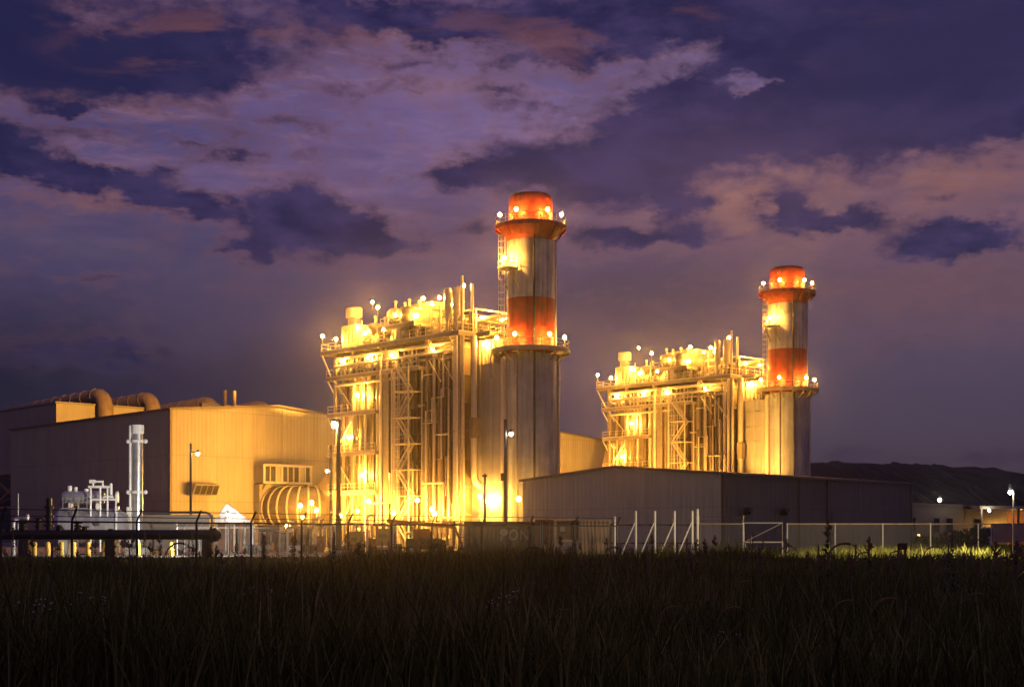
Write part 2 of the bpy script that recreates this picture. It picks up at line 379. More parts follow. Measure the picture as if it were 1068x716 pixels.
    for (px, py, sx, sy, r, wgt) in clouds:
        g = math_('MULTIPLY', blob(px, py, sx, sy, r), wgt)
        dens = g if dens is None else math_('ADD', dens, g)
    fb = math_('SUBTRACT', noise(26, 52, 6, 0.62, 1.3, dist=0.3), 0.5)
    fb2 = math_('SUBTRACT', noise(80, 130, 4, 0.65, 5.3), 0.5)
    dens = math_('ADD', dens, math_('ADD', math_('MULTIPLY', fb, 1.35), math_('MULTIPLY', fb2, 0.7)))
    rim = smooth(dens, -0.1, 0.55); body = smooth(dens, 0.1, 0.98)
    warm = mix(smooth(az, -0.25, 0.1), lin((112,76,84)), lin((126,90,100)))
    high = smooth(el, 0.08, 0.2)
    col = mix(math_('MULTIPLY', math_('MULTIPLY', rim, high), 0.55), col, warm)
    dk = mix(smooth(noise(18, 40, 4, 0.6, 9.0), 0.35, 0.68), lin((31,30,68)), lin((64,54,94)))
    dk = mix(blob(0, 40, 260, 110), dk, lin((29,31,68)))
    dk = mix(math_('MULTIPLY', blob(780, 175, 200, 60), 0.7, clamp=True), dk, lin((84,64,92)))
    dk = mix(blob(1010, 40, 220, 90), dk, lin((43,39,74)))
    dk = mix(math_('MULTIPLY', math_('SUBTRACT', 1.0, high), 0.6), dk, lin((38,36,58)))
    col = mix(math_('MULTIPLY', body, 0.98), col, dk)
    # reddish streaks lit on the under-sides, upper left
    rs = smooth(noise(12, 40, 5, 0.6, 14.0, dist=0.5), 0.5, 0.66)
    ra = math_('ADD', blob(215, 48, 120, 40), math_('MULTIPLY', blob(600, 40, 220, 40), 0.8), clamp=True)
    col = mix(math_('MULTIPLY', math_('MULTIPLY', rs, ra), 0.7), col, lin((112,72,78)))
    hs = N.new('ShaderNodeHueSaturation'); hs.inputs['Saturation'].default_value = 1.06; Lk.new(col, hs.inputs['Color']); col = hs.outputs['Color']
    # below the horizon: dark land colour
    col = mix(smooth(el, -0.004, -0.03), col, (0.004, 0.004, 0.005))
    # physical dusk sky underneath everything
    sky = N.new('ShaderNodeTexSky'); sky.sky_type = 'NISHITA'; sky.sun_disc = False
    sky.sun_elevation = math.radians(-3.0); sky.sun_rotation = math.radians(40)
    b2 = N.new('ShaderNodeBackground'); Lk.new(sky.outputs[0], b2.inputs['Color']); b2.inputs['Strength'].default_value = 0.05
    Lk.new(col, bg.inputs['Color']); bg.inputs['Strength'].default_value = 1.0
    ad = N.new('ShaderNodeAddShader'); Lk.new(bg.outputs[0], ad.inputs[0]); Lk.new(b2.outputs[0], ad.inputs[1])
    Lk.new(ad.outputs[0], N['World Output'].inputs['Surface'])
build_world()

# ------------------------------------------------------------------ ground, road, hill
def sheet(name, pts, z, m, **k):
    o = MB().add([(x, y, z) for x, y in pts], [tuple(range(len(pts)))]).build(name, m); return tag(o, kind='structure')
sheet('ground', [(-1500,-60),(1500,-60),(1500,1300),(-1500,1300)], 0.0, M['soil'])
sheet('yard', [(-150,117),(-2,117),(-2,135),(60,135),(60,330),(-150,330)], 0.008, M['gravel'])
sheet('road', [(-120,104),(-8,104),(-2,112),(-2,117.5),(-120,117.5)], 0.012, M['roadmat'])
sheet('lawn', [(-75,50),(-6,50),(-8,103.5),(-75,103.5)], 0.004, M['turf'])
sheet('lawn_strip', [(5,38),(70,38),(90,160),(20,139),(5,110)], 0.004, M['turf'])
def hill():
    # wooded ridge behind the plant, running off to the right
    prof = [(-150,512),(100,500),(300,490),(520,486),(640,489),(760,487),(845,486),(900,487),(960,489),(1010,493),(1040,500),(1068,509),(1120,520),(1200,535),(1350,548)]
    xs = np.linspace(-150, 1350, 700); ys = np.interp(xs, [p[0] for p in prof], [p[1] for p in prof])
    mb = MB(); vs = []; rows = 14; D0, D1 = 620, 1000
    for j in range(rows):
        t = j/(rows-1); d = D0 + (D1-D0)*t
        for i, px in enumerate(xs):
            x = X(px, D1) * (0.92 + 0.08*t)
            zt = Z(ys[i], D1)
            z = zt * (math.sin(t*PI/2)) + (rng.normal(0, 0.9) * (0.4 + t) if t > 0 else -zt)
            vs.append((x, d + rng.normal(0, 5), z if j else -1.0))
    n = len(xs)
    fs = [(j*n+i, j*n+i+1, (j+1)*n+i+1, (j+1)*n+i) for j in range(rows-1) for i in range(n-1)]
    mb.add(vs, fs)
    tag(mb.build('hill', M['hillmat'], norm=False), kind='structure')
hill()

# ------------------------------------------------------------------ lamps
BULB = {}
def bulb_mesh(r, m):
    k = (round(r, 3), m.name)
    if k not in BULB:
        o = MB().ball((0,0,0), r, 8, 5).build('bulb', m); me = o.data; bpy.data.objects.remove(o); BULB[k] = me
    return BULB[k]
POLES = {}
def lamp(name, label, cat, loc, pole_h, r, m, group=None, parent_pole=True):
    """lamp on a short pole; loc is the bulb centre (world)"""
    t = thing(name, label, cat, (loc[0], loc[1], loc[2]-pole_h), 0, group)
    k = round(pole_h, 2)
    if k not in POLES:
        mb = MB()
        mb.cyl((0,0,0), (0,0,pole_h-r*0.9), 0.05, 6); mb.lathe([(0.04,0),(r*0.9,0.0),(r*0.75,0.1),(0.04,0.2)], (0,0,pole_h+r*0.95), 8)
        mb.bar((r*1.02,0,pole_h-r), (r*0.8,0,pole_h+r), 0.05); mb.bar((r*1.02,0,pole_h-r), (0,0,pole_h-r), 0.05)
        o = mb.build('lamp_pole', M['steel']); POLES[k] = o.data; bpy.data.objects.remove(o)
    p = bpy.data.objects.new('lamp_pole', POLES[k]); COL.objects.link(p); p.parent = t
    b = bpy.data.objects.new('bulb', bulb_mesh(r, m)); COL.objects.link(b); b.parent = t; b.location = (0,0,pole_h)
    return t

# ------------------------------------------------------------------ heat recovery boilers
RZ = math.atan2(-0.72, 0.695)
def unit_frame(x, y): return Matrix.Translation((x, y, 0)) @ Matrix.Rotation(RZ, 4, 'Z')
C1 = (-6.7, 177.0); C2 = (34.95, 225.0)
def make_boiler():
    T = thing('steam_boiler', 'nearer tall pipe-covered boiler beside the dark pole lamp and open yard', 'boiler', (C1[0], C1[1], 0), RZ, 'heat recovery boilers with decks and pipes')
    DZ = 27.3
    # casing: ribbed walls + stiffeners
    c = MB(); c.box(-26.6, -1.6, 2.0, 11.4, 1.4, 26.4); c.build('casing', M['casing'], T)
    s = MB()
    for z in (4.2, 7.8, 11.4, 15.0, 18.6, 22.2, 25.6):
        s.box(-26.7, -1.5, 1.72, 2.0, z, z+0.28); s.box(-1.6, -1.32, 1.9, 11.5, z, z+0.28)
    for t in (3.2, 5.4, 9.2, 12.3, 17.4, 19.6, 21.8, 24.0):
        s.box(-t-0.1, -t+0.1, 1.68, 2.0, 1.4, 26.4)
    s.build('stiffener', M['steel'], T)
    # upright columns
    for t, w, z1 in ((0.9,0.55,27), (7.1,0.5,27), (13.0,0.9,26.5), (15.1,1.15,26.5), (16.6,0.6,27), (22.9,0.45,27), (26.9,0.5,27)):
        m = MB(); y = 1.0
        m.box(-t-w/2, -t+w/2, y-w/2, y-w/2+0.07, 0, z1); m.box(-t-w/2, -t+w/2, y+w/2-0.07, y+w/2, 0, z1); m.box(-t-0.05, -t+0.05, y-w/2+0.07, y+w/2-0.07, 0, z1)
        m.build('column', M['steel'], T)
    for y in (5.0, 10.9):
        MB().box(-0.95, -0.45, y-0.25, y+0.25, 0, 27).build('column', M['steel'], T)
        MB().box(-27.4, -26.9, y-0.25, y+0.25, 0, 27).build('column', M['steel'], T)
    # platforms
    def platform(x0, x1, y0, y1, z, rails, brackets=True):
        d = MB(); d.box(x0, x1, y0, y1, z, z+0.12)
        d.box(x0, x1, y0, y0+0.12, z-0.36, z-0.003); d.box(x0, x0+0.12, y0+0.123, y1, z-0.36, z-0.003); d.box(x1-0.12, x1, y0+0.123, y1, z-0.36, z-0.003)
        for k in range(1, int((x1-x0)/2.2)): xx = x0 + k*2.2; d.box(xx-0.06, xx+0.06, y0+0.15, y1-0.05, z-0.28, z-0.003)
        P = d.build('platform', M['steel'], T)
        r = MB()
        for pts in rails: r.rail(pts)
        r.build('railing', M['pale'], P)
        return P
    platform(-29.2, 0.0, 0.0, 13.0, DZ, [[(-29.1,12.9,DZ+.12),(-29.1,0.08,DZ+.12),(-0.08,0.08,DZ+.12),(-0.08,12.9,DZ+.12)]])
    platform(-28.2, -8.0, 0.2, 1.9, 23.6, [[(-28.1,1.8,23.72),(-28.1,0.28,23.72),(-8.1,0.28,23.72)]])
    platform(-27.9, -17.2, 0.2, 1.9, 18.5, [[(-27.8,1.8,18.62),(-27.8,0.28,18.62),(-17.3,0.28,18.62)]])
    platform(-27.9, -17.2, 0.2, 1.9, 13.0, [[(-27.8,1.8,13.12),(-27.8,0.28,13.12),(-17.3,0.28,13.12)]])
    platform(-27.9, -17.2, 0.2, 1.9, 7.6, [[(-27.8,1.8,7.72),(-27.8,0.28,7.72),(-17.3,0.28,7.72)]])
    b = MB()
    for y in (0.15, 4.5, 9.0, 12.85):
        b.bar((-29.0,y,DZ-0.3), (-27.0,y,DZ-3.4), 0.16)
    for z in (23.3, 18.2): b.bar((-27.9,0.3,z), (-27.0,0.9,z-2.0), 0.14); b.bar((-26.4,0.3,z), (-26.4,1.7,z-1.8), 0.14)
    for t in (2.0, 6.0): b.bar((-t,0.1,DZ-0.3), (-t,1.7,DZ-2.4), 0.14)
    b.bar((-27,1,1), (-22.9,1,7.2), 0.14); b.bar((-22.9,1,8), (-27,1,12.6), 0.14); b.bar((-27,1,13.4), (-22.9,1,18.1), 0.14); b.bar((-22.9,1,19), (-27,1,23.2), 0.14)
    b.bar((-6.6,0.7,24.4), (-4.2,0.7,21.4), 0.14); b.bar((-4.2,.7,24.4),(-1.2,.7,20.6),0.14)
    b.build_each('brace', M['pale'], T)
    # stair / ladder tower at the middle of the long face
    k = MB()
    for t in (8.2, 11.6):
        for y in (-1.4, 0.9): k.bar((-t,y,0), (-t,y,23.6), 0.16)
    for z in (3.4, 6.8, 10.2, 13.6, 17.0, 20.4):
        k.box(-11.6, -8.2, -1.4, 0.9, z, z+0.1)
    st = k.build('stair_tower', M['pale'], T)
    r = MB()
    for i, z in enumerate((0, 3.4, 6.8, 10.2, 13.6, 17.0, 20.2)):
        a, bb = ((-11.3, -8.5) if i % 2 else (-8.5, -11.3))
        r.bar((a,-0.9,z+0.1), (bb,-0.9,z+3.4), 0.08, 0.26); r.bar((a,-0.2,z+0.1), (bb,-0.2,z+3.4), 0.08, 0.26)
        r.bar((a,-0.9,z+1.1), (bb,-0.9,z+4.4), 0.05)
        for q in range(1, 12): u = a + (bb-a)*q/12; r.box(u-0.13, u+0.13, -0.88, -0.22, z+0.1+3.3*q/12, z+0.14+3.3*q/12)
        if z: r.rail([(-11.6,-1.36,z+0.1), (-8.2,-1.36,z+0.1)], 1.1, 1.2, 0.05, True, False)
    r.build('stair_flight', M['pale'], st)
    l = MB()
    for x in (-12.35, -11.95): l.bar((x,0.2,0.3), (x,0.2,24.5), 0.06)
    for q in range(80): l.bar((-12.35,0.2,0.5+q*0.3), (-11.95,0.2,0.5+q*0.3), 0.035)
    for q in range(28):
        l.tube(arc((-12.15,0.2,2.4+q*0.8), 0.42, PI, 2*PI, 6, 'xy'), 0.025, 4)
    l.build('caged_ladder', M['pale'], T)
    # vertical pipes on the long face
    for t, y, rr, z0, z1 in ((0.35,-0.1,0.2,2,26.8), (2.0,1.1,0.26,1,26.5), (3.3,1.25,0.18,1,24), (4.6,1.0,0.34,1,25.4), (6.1,1.2,0.22,3,25.8), (7.7,1.35,0.16,1,24),
                              (12.9,0.1,0.16,5,23.3), (14.2,1.0,0.3,0,26), (16.0,0.3,0.22,0,26), (17.9,1.3,0.26,0,26), (20.7,1.35,0.2,1,26.5), (23.5,1.35,0.2,1,26.5), (25.4,1.3,0.3,1,26.5)):
        MB().cyl((-t,y,z0), (-t,y,z1), rr, 10).build('pipe', M['pale'] if rr < 0.3 else M['casing'], T)
    # rectangular pipe loops
    for pts, rr in (([(-2.6,0.6,9),(-2.6,0.6,20.5),(-4.0,0.6,20.5),(-4.0,0.6,11.5),(-5.4,0.6,11.5),(-5.4,0.6,22.5),(-7.4,0.6,22.5)],0.12),
                    ([(-6.7,0.3,2),(-6.7,0.3,17.8),(-4.9,0.3,17.8),(-4.9,0.3,14.6),(-2.2,0.3,14.6)],0.13),
                    ([(-7.6,0.4,16.2),(-5.6,0.4,16.2),(-5.6,0.4,19.4),(-3.4,0.4,19.4),(-3.4,0.4,24.8)],0.12),
                    ([(-7.2,0.2,8.4),(-3.2,0.2,8.4),(-3.2,0.2,4.0),(-1.4,0.2,4.0)],0.15),
                    ([(-16.2,-0.2,6),(-13.4,-0.2,6),(-13.4,-0.2,10)],0.16),
                    ([(-21.0,0.0,2.5),(-18.0,0.0,2.5),(-18.0,0.0,6.0),(-15.5,0.0,6.0)],0.2),
                    ([(-26,-0.3,3.2),(-22,-0.3,3.2),(-22,-0.3,1.2),(-19,-0.3,1.2)],0.24)):
        MB().tube(pts, rr, 8).build('pipe', M['pale'], T)
    rp = random.Random(31)     # more runs on the long face
    for i in range(34):
        t = rp.uniform(1.2, 7.4) if i < 14 else rp.choice((rp.uniform(8.4, 12), rp.uniform(17.4, 26)))
        y = rp.uniform(0.5, 1.5); z0 = rp.uniform(1, 14); z1 = z0 + rp.uniform(4, 11); q = rp.uniform(0.8, 2.6); k = i % 4
        pts = ([(-t,y,z0),(-t,y,z1),(-t-q,y,z1)], [(-t,y,z0),(-t,y,z1),(-t-q,y,z1),(-t-q,y,min(26,z1+rp.uniform(2,6)))], [(-t,y,z0),(-t,y,min(26.4,z1+5))], [(-t-q,y,z1),(-t,y,z1),(-t,y,z0),(-t-q*0.6,y,z0)])[k]
        MB().tube(pts, rp.choice((0.07,0.09,0.12,0.2)), 7).build('pipe', M[rp.choice(('pale','darkpipe','darkpipe','steel'))], T)
    for t in (2.9, 5.0, 6.6, 9.9, 14.6, 19.0, 25.2):
        MB().box(-t-0.28, -t+0.28, 1.2, 1.68, rp.uniform(1.5,4), rp.uniform(20,25.5)).build('cable_tray', M['darkpipe'], T)
    # header pipes beneath the deck
    for y, z, rr in ((0.9,26.3,0.28), (0.5,25.2,0.2), (1.3,24.6,0.18), (0.7,22.6,0.2)):
        MB().cyl((-26.5,y,z), (-(2.0 if z>24.5 else 12.6),y,z), rr, 10).build('header_pipe', M['pale'], T)
    v = MB()
    for t in (10.2, 11.8, 13.8, 15.6, 18.6, 20.2, 22.0, 24.6):
        v.cyl((-t,0.9,26.1), (-t,0.9,24.2-random.random()*1.5), 0.14, 8); v.ball((-t,0.7,24.9), 0.3, 8, 5)
        v.cyl((-t+0.5,1.2,26.3), (-t+0.5,1.2,23.7), 0.1, 6)
    v.build_each('valve', M['pale'], T)
    # end face: big down pipe with elbow, corner pipes, walkway brackets
    MB().tube([(0.4,2.2,27),(0.4,2.2,9.2)] + arc((0.4,3.4,9.2), 1.2, PI, 1.5*PI, 6, 'yz')[1:] + [(0.4,4.8,8.0)] + arc((0.4,4.8,6.8), 1.2, PI/2, 0, 6, 'yz')[1:] + [(0.4,6.0,0.5)], 0.42, 12).build('steam_pipe', M['pale'], T)
    MB().box(0.0, 0.9, 1.7, 2.7, 14.0, 16.6).build('pipe_support', M['steel'], T)
    MB().cyl((-0.2,0.9,0), (-0.2,0.9,26.9), 0.2, 8).build('pipe', M['pale'], T)
    # outlet duct to the stack
    d = MB()
    d.ribbed((-1.3,3.4,2.2), (4.6,3.4,2.2), 23.4, None, 1.6, -0.12, (0,1,0)); d.box(-1.3, 4.6, 3.46, 9.6, 2.2, 23.4)
    for z in (4.6, 7.0, 9.4, 11.8, 14.2, 16.6, 19.0, 21.4): d.box(-1.28, 4.6, 3.2, 3.3, z, z+0.12)
    d.build('outlet_duct', M['cladding'], T)
    e = MB(); e.box(-1.3, 3.2, 4.0, 9.2, 23.42, 26.6)
    for q in range(7): x = -1.1+q*0.66; e.box(x, x+0.14, 3.84, 4.0, 23.45, 26.6)
    e.build('expansion_joint', M['pale'], T)
    # bridge from the deck to the stack gallery
    g = MB(); g.box(0.05, 2.6, 3.0, 9.4, DZ-0.05, DZ+0.1); g.box(0.05, 2.6, 2.9, 3.0, DZ-0.4, DZ+0.1)
    gp = g.build('platform', M['steel'], T); MB().rail([(0.1,3.05,DZ+.1), (2.5,3.05,DZ+.1)]).build('railing', M['pale'], gp)
    # ---- on the deck
    z = DZ + 0.12
    eb = MB(); eb.box(-25.6, -22.2, 1.0, 4.6, z, z+3.4)
    for q in range(4): eb.box(-25.3+q*0.8, -24.9+q*0.8, 0.94, 1.0, z+1.0, z+2.6)
    en = eb.build('enclosure', M['dull'], T)
    MB().lathe([(0.02,z+3.4),(0.85,z+3.4),(0.85,z+4.6),(1.15,z+4.6),(1.15,z+5.9),(0.95,z+6.1),(0.02,z+6.1)], (-24.6,2.4,0), 14).build('silencer', M['pale'], en)
    for t, y0, y1, rr, zc in ((11.2,0.8,12.2,1.25,z+3.3), (14.6,1.2,12.0,1.05,z+3.7), (19.2,1.4,11.6,0.85,z+2.4)):
        dr = MB(); dr.lathe([(0.02,y0-0.7),(rr*0.6,y0-0.55),(rr*0.93,y0-0.2),(rr,y0+0.1),(rr,y1-0.1),(rr*0.93,y1+0.2),(rr*0.6,y1+0.55),(0.02,y1+0.7)], (-t,0,zc), 18, 'y')
        D = dr.build('steam_drum', M['dull'], T)
        sd = MB()
        for y in (y0+0.8, (y0+y1)/2, y1-0.8): sd.box(-t-rr*0.8, -t+rr*0.8, y-0.18, y+0.18, z, zc-rr*0.6)
        sd.build_each('saddle', M['steel'], D)
        nz = MB()
        for y in (y0+0.5, y0+2.2, y0+5): nz.cyl((-t,y,zc+rr-0.05), (-t,y,zc+rr+0.7), 0.16, 8); nz.ball((-t,y,zc+rr+0.8), 0.26, 8, 4)
        nz.build_each('relief_valve', M['pale'], D)
    # platforms beside drums
    platform(-16.4, -9.2, 0.4, 3.2, z+2.1, [[(-16.3,0.45,z+2.22), (-9.3,0.45,z+2.22)], [(-16.3,0.45,z+2.22), (-16.3,3.1,z+2.22)]])
    bx = MB(); bx.box(-16.9, -10.1, 4.4, 8.6, z+4.4, z+5.5); bx.build('enclosure', M['dull'], T)
    for t, y, rr, zt in ((3.7,1.4,0.5,33.4), (2.5,2.4,0.62,33.6), (1.6,1.0,0.5,33.2)):
        q = MB(); q.lathe([(0.02,z),(0.18,z),(0.18,z+1.8),(rr,z+2.3),(rr,zt-0.25),(rr*0.7,zt),(0.02,zt)], (-t,y,0), 14)
        for zz in (z+3.0, z+4.2): q.lathe([(rr+0.06,zz),(rr+0.06,zz+0.14)], (-t,y,0), 14)
        q.build('vent_silencer', M['pale'], T)
    for t, y, rr, zt in ((0.7,1.2,0.17,34.6), (1.2,3.4,0.2,33.9), (4.6,2.0,0.12,32.6), (6.8,3.0,0.1,32.0), (21.0,1.0,0.09,31.2), (20.2,2.0,0.07,30.6), (17.4,0.8,0.07,31.0)):
        MB().cyl((-t,y,z), (-t,y,zt), rr, 8).build('vent_pipe', M['pale'], T)
    rr_ = random.Random(5)
    for i in range(38):   # crowded small pipework above the deck
        x0 = -rr_.uniform(1.2, 22); y0 = rr_.uniform(0.8, 8); zt = z + rr_.uniform(0.8, 3.2); L = rr_.uniform(1.5, 4.5); x1 = max(-26, min(-0.6, x0 + rr_.choice((-1,1))*L))
        y1 = y0 + rr_.uniform(1, 4)
        pts = [(x0,y0,z),(x0,y0,zt),(x1,y0,zt),(x1,y0,z+0.2)] if i % 3 else [(x0,y0,z),(x0,y0,zt),(x0,y1,zt),(x0,y1,z+.2)]
        MB().tube(pts, rr_.choice((0.08,0.1,0.14,0.2)), 7).build('pipe', M[('pale','dull','darkpipe')[i%3]], T)
    for i in range(12):
        x0 = -rr_.uniform(1.5, 21.5); y0 = rr_.uniform(0.7, 9); h = rr_.uniform(0.7, 2.0)
        m = MB(); m.cbox(x0, y0, z, rr_.uniform(0.5,1.3), rr_.uniform(0.5,1.2), h); m.cyl((x0,y0,z+h), (x0,y0,z+h+0.5), 0.08, 6); m.ball((x0,y0,z+h+0.6), 0.24, 8, 4)
        m.build('valve_cabinet', M[('dull','darkpipe','pale')[i%3]], T)
    fr = MB()   # pipe rack frame
    for t in (1.4, 4.8, 8.2):
        for y in (4.2, 10.6): fr.bar((-t,y,z), (-t,y,z+3.4), 0.16)
        fr.bar((-t,4.2,z+3.4), (-t,10.6,z+3.4), 0.16); fr.bar((-t,4.2,z+2.0), (-t,10.6,z+2.0), 0.14)
    for y in (4.2, 10.6): fr.bar((-8.2,y,z+3.4), (-1.4,y,z+3.4), 0.16)
    fr.bar((-8.2,4.2,z), (-4.8,4.2,z+3.4), 0.1); fr.bar((-4.8,4.2,z+3.4), (-1.4,4.2,z), 0.1)
    fr = fr.build('pipe_rack', M['pale'], T)
    for y in (5.0, 6.2, 7.2, 8.6, 9.8): MB().cyl((-8.8,y,z+2.25), (2.0 if y<8 else -0.8,y,z+2.25), 0.22, 8).build('pipe', M['pale'], fr)
    # base: skids, header manifold, inlet duct
    bm = MB()
    for t in (3, 8.5, 13.4, 17.4, 22): bm.box(-t-0.8, -t+0.8, 0.3, 13, 0, 1.4)
    bm.build_each('footing', M['concrete'], T)
    inl = MB()
    prof0 = [(-26.6,2.6,1.8,10.8,24.5)]
    vs = []
    for (x, y0, z0, y1, z1) in ((-26.6,2.6,1.8,10.8,24.5), (-32.5,4.2,2.6,9.2,11.5), (-37.0,4.6,3.0,8.8,8.4)):
        vs += [(x,y0,z0),(x,y1,z0),(x,y1,z1),(x,y0,z1)]
    fs = []
    for i in range(2):
        for j in range(4): fs.append((i*4+j, i*4+(j+1)%4, (i+1)*4+(j+1)%4, (i+1)*4+j))
    fs.append((8,9,10,11)); inl.add(vs, fs); inl.build('inlet_duct', M['casing'], T)
    return T
B1 = make_boiler()
B2 = copy_tree(B1); B2.location = (C2[0], C2[1], 0)
B2['label'] = 'farther pipe-covered boiler rising behind the low grey warehouse roof'

# ------------------------------------------------------------------ stacks
def make_stack():
    M1 = unit_frame(*C1); c = M1 @ Vector((6.3, 6.5, 0))
    T = thing('exhaust_stack', 'taller nearer chimney stack with orange and white bands, left of the warehouse', 'chimney', (c.x, c.y, 0), 0, 'orange banded exhaust stacks')
    def sec(prof, m, name): return MB().lathe(prof, (0,0,0), 40).build(name, m, T)
    p = [(3.5,0.0),(3.5,0.6),(3.35,0.6)]
    for z in (3.9, 7.5, 11.1, 14.7, 18.3, 21.9): MB().lathe([(3.35,z),(3.39,z+0.01),(3.39,z+0.1),(3.35,z+0.11)], (0,0,0), 40).build('seam_ring', M['stackg'], T)
    for z in (27.6, 34.9): MB().lathe([(3.02,z),(3.06,z+0.01),(3.06,z+0.1),(3.02,z+0.11)], (0,0,0), 40).build('seam_ring', M['orange' if z < 30 else 'stackw'], T)
    sec(p + [(3.35,24.3)], M['stackg'], 'lower_shaft')
    sec([(3.35,24.31),(3.02,24.8),(3.02,31.29)], M['orange'], 'orange_band')
    sec([(3.02,31.3),(3.02,38.5)], M['stackw'], 'white_band')
    sec([(3.02,38.51),(3.1,38.7),(3.9,40.05),(3.9,40.2)], M['orange'], 'flared_collar')
    sec([(2.76,40.3),(2.76,43.5),(2.70,44.0),(2.5,44.35),(2.4,44.4),(2.25,44.4),(2.2,43.5),(2.2,41.0)], M['orange'], 'cap')
    for z, ro, ri, nb in ((24.75, 4.95, 3.06, 16), (40.25, 4.5, 2.76, 16)):
        g = MB(); g.lathe([(ri,z),(ro,z),(ro,z+0.14),(ri,z+0.14),(ri,z)], (0,0,0), 40, smooth=False); g.lathe([(ro,z-0.3),(ro+0.03,z-0.3),(ro+0.03,z+0.2),(ro,z+0.2)], (0,0,0), 40, smooth=False)
        for i in range(nb):
            a = 2*PI*i/nb; u = Vector((math.cos(a), math.sin(a), 0))
            rb = 3.4 if z < 30 else 3.6
            g.bar(u*rb+Vector((0,0,z-1.3)), u*(ro-0.1)+Vector((0,0,z-0.1)), 0.12)
        G = g.build('gallery', M['steel'] if z < 30 else M['orange'], T)
        r = MB(); n = 24
        pts = [((ro-0.06)*math.cos(2*PI*i/n), (ro-0.06)*math.sin(2*PI*i/n), z+0.14) for i in range(n+1)]
        r.rail(pts, 1.1, 1.2, 0.06); r.build('railing', M['pale'], G)
    # side landing, left as seen from the field
    a = math.radians(222); u = Vector((math.cos(a), math.sin(a), 0)); v = Vector((-u.y, u.x, 0))
    l = MB(); z = 34.6
    q = [u*3.05 - v*1.0, u*4.6 - v*1.0, u*4.6 + v*1.0, u*3.05 + v*1.0]
    l.add([(*w.xy, z) for w in q] + [(*w.xy, z+0.12) for w in q], [(0,3,2,1),(4,5,6,7),(0,1,5,4),(1,2,6,5),(2,3,7,6),(3,0,4,7)])
    for sgn in (-0.9, 0.9): l.bar(u*4.5+v*sgn+Vector((0,0,z)), u*3.0+v*sgn+Vector((0,0,z-2.2)), 0.12)
    L = l.build('landing', M['steel'], T)
    rl = MB(); rl.rail([(*w.xy, z+0.12) for w in q], 1.1, 1.0, 0.06); rl.build('railing', M['pale'], L)
    lad = MB(); u2 = Vector((math.cos(math.radians(193)), math.sin(math.radians(193)), 0)); v2 = Vector((-u2.y, u2.x, 0))
    for sgn in (-0.22, 0.22): lad.bar(u2*3.45+v2*sgn+Vector((0,0,25)), u2*3.3+v2*sgn+Vector((0,0,40)), 0.07)
    for i in range(48): zz = 25.2+i*0.3; lad.bar(u2*3.4-v2*0.22+Vector((0,0,zz)), u2*3.4+v2*0.22+Vector((0,0,zz)), 0.04)
    for i in range(17):
        zz = 26.5+i*0.8; lad.tube([u2*3.4+Vector((0,0,zz))+ (u2*math.sin(k*PI/6)*0.75 + v2*math.cos(k*PI/6)*0.4) for k in range(7)], 0.03, 4)
    for k in (1,3,5): w = u2*math.sin(k*PI/6)*0.75 + v2*math.cos(k*PI/6)*0.4; lad.bar(u2*3.4+w+Vector((0,0,26.5)), u2*3.4+w+Vector((0,0,39.3)), 0.05)
    lad.build('caged_ladder', M['pale'], T)
    for deg, rr, z0, z1, m, wd in ((-83,3.12,24.9,40.0,'darksteel',0.14), (-83,3.46,0,24.4,'darksteel',0.14), (-4,3.16,25,39.5,'pale',0.12), (-6,3.5,0,24.4,'pale',0.2), (200,3.55,0,24.0,'pale',0.42), (-120,3.48,0,24.4,'steel',0.1)):
        a = math.radians(deg); MB().cyl((rr*math.cos(a),rr*math.sin(a),z0), (rr*math.cos(a),rr*math.sin(a),z1), wd, 8).build('riser_pipe', M[m], T)
    return T, c
S1, cS1 = make_stack()
S2 = copy_tree(S1); cS2 = unit_frame(*C2) @ Vector((6.3, 6.5, 0)); S2.location = (cS2.x, cS2.y, 0)
S2['label'] = 'shorter looking farther chimney stack with orange and white bands, behind the warehouse'

# lamps of both units
UL = [ # local x, y, z, pole, wording
 (-23.6,4.9,34.4,1.0,'highest, behind the fat vent cap'), (-10.9,3.4,33.2,1.4,'on top of the biggest drum'), (-2.9,3.4,33.9,6.0,'behind the vent silencers'), (-7.4,5.4,32.2,1.4,'on the pipe rack'),
 (-28.9,0.15,29.7,2.3,'at the outer end corner of the top deck'), (-25.9,0.3,29.0,1.6,'before the deck box with fat vent cap'), (-16.9,0.5,32.4,5.0,'tallest one, left of the big drums'),
 (-6.0,0.8,31.6,4.2,'between the drums and the vent silencers'), (-4.5,0.7,32.2,4.8,'just left of the twin vent silencers'), (-8.9,0.6,30.4,3.0,'low by the railing right of the drums'),
 (-21.4,0.6,30.2,2.8,'right of the deck box with the fat vent cap'), (-19.6,0.5,29.2,1.8,'low by the railing under the small drum'), (-12.9,0.3,30.9,1.3,'on the railing in front of the big drums'),
 (1.2,8.8,31.6,4.2,'on a tall pole over the bridge to the stack'), (-0.5,4.4,29.6,2.2,'near the deck corner facing the stack'), (0.9,6.6,29.4,2.0,'on the bridge from deck to stack'),
 (-18.6,0.2,25.8,1.8,'under the top deck midway along the lit bays'), (-5.2,0.1,25.6,1.8,'under the top deck above the pipe loops'), (-15.6,0.5,29.3,1.9,'low on the deck railing before the big drums'),
 (-24.8,0.4,25.9,1.8,'under the top deck near its outer end'), (-13.4,0.0,25.6,1.8,'under the top deck above the stair tower'),(1.2,3.3,26.0,1.2,'under the bridge to the stack')]
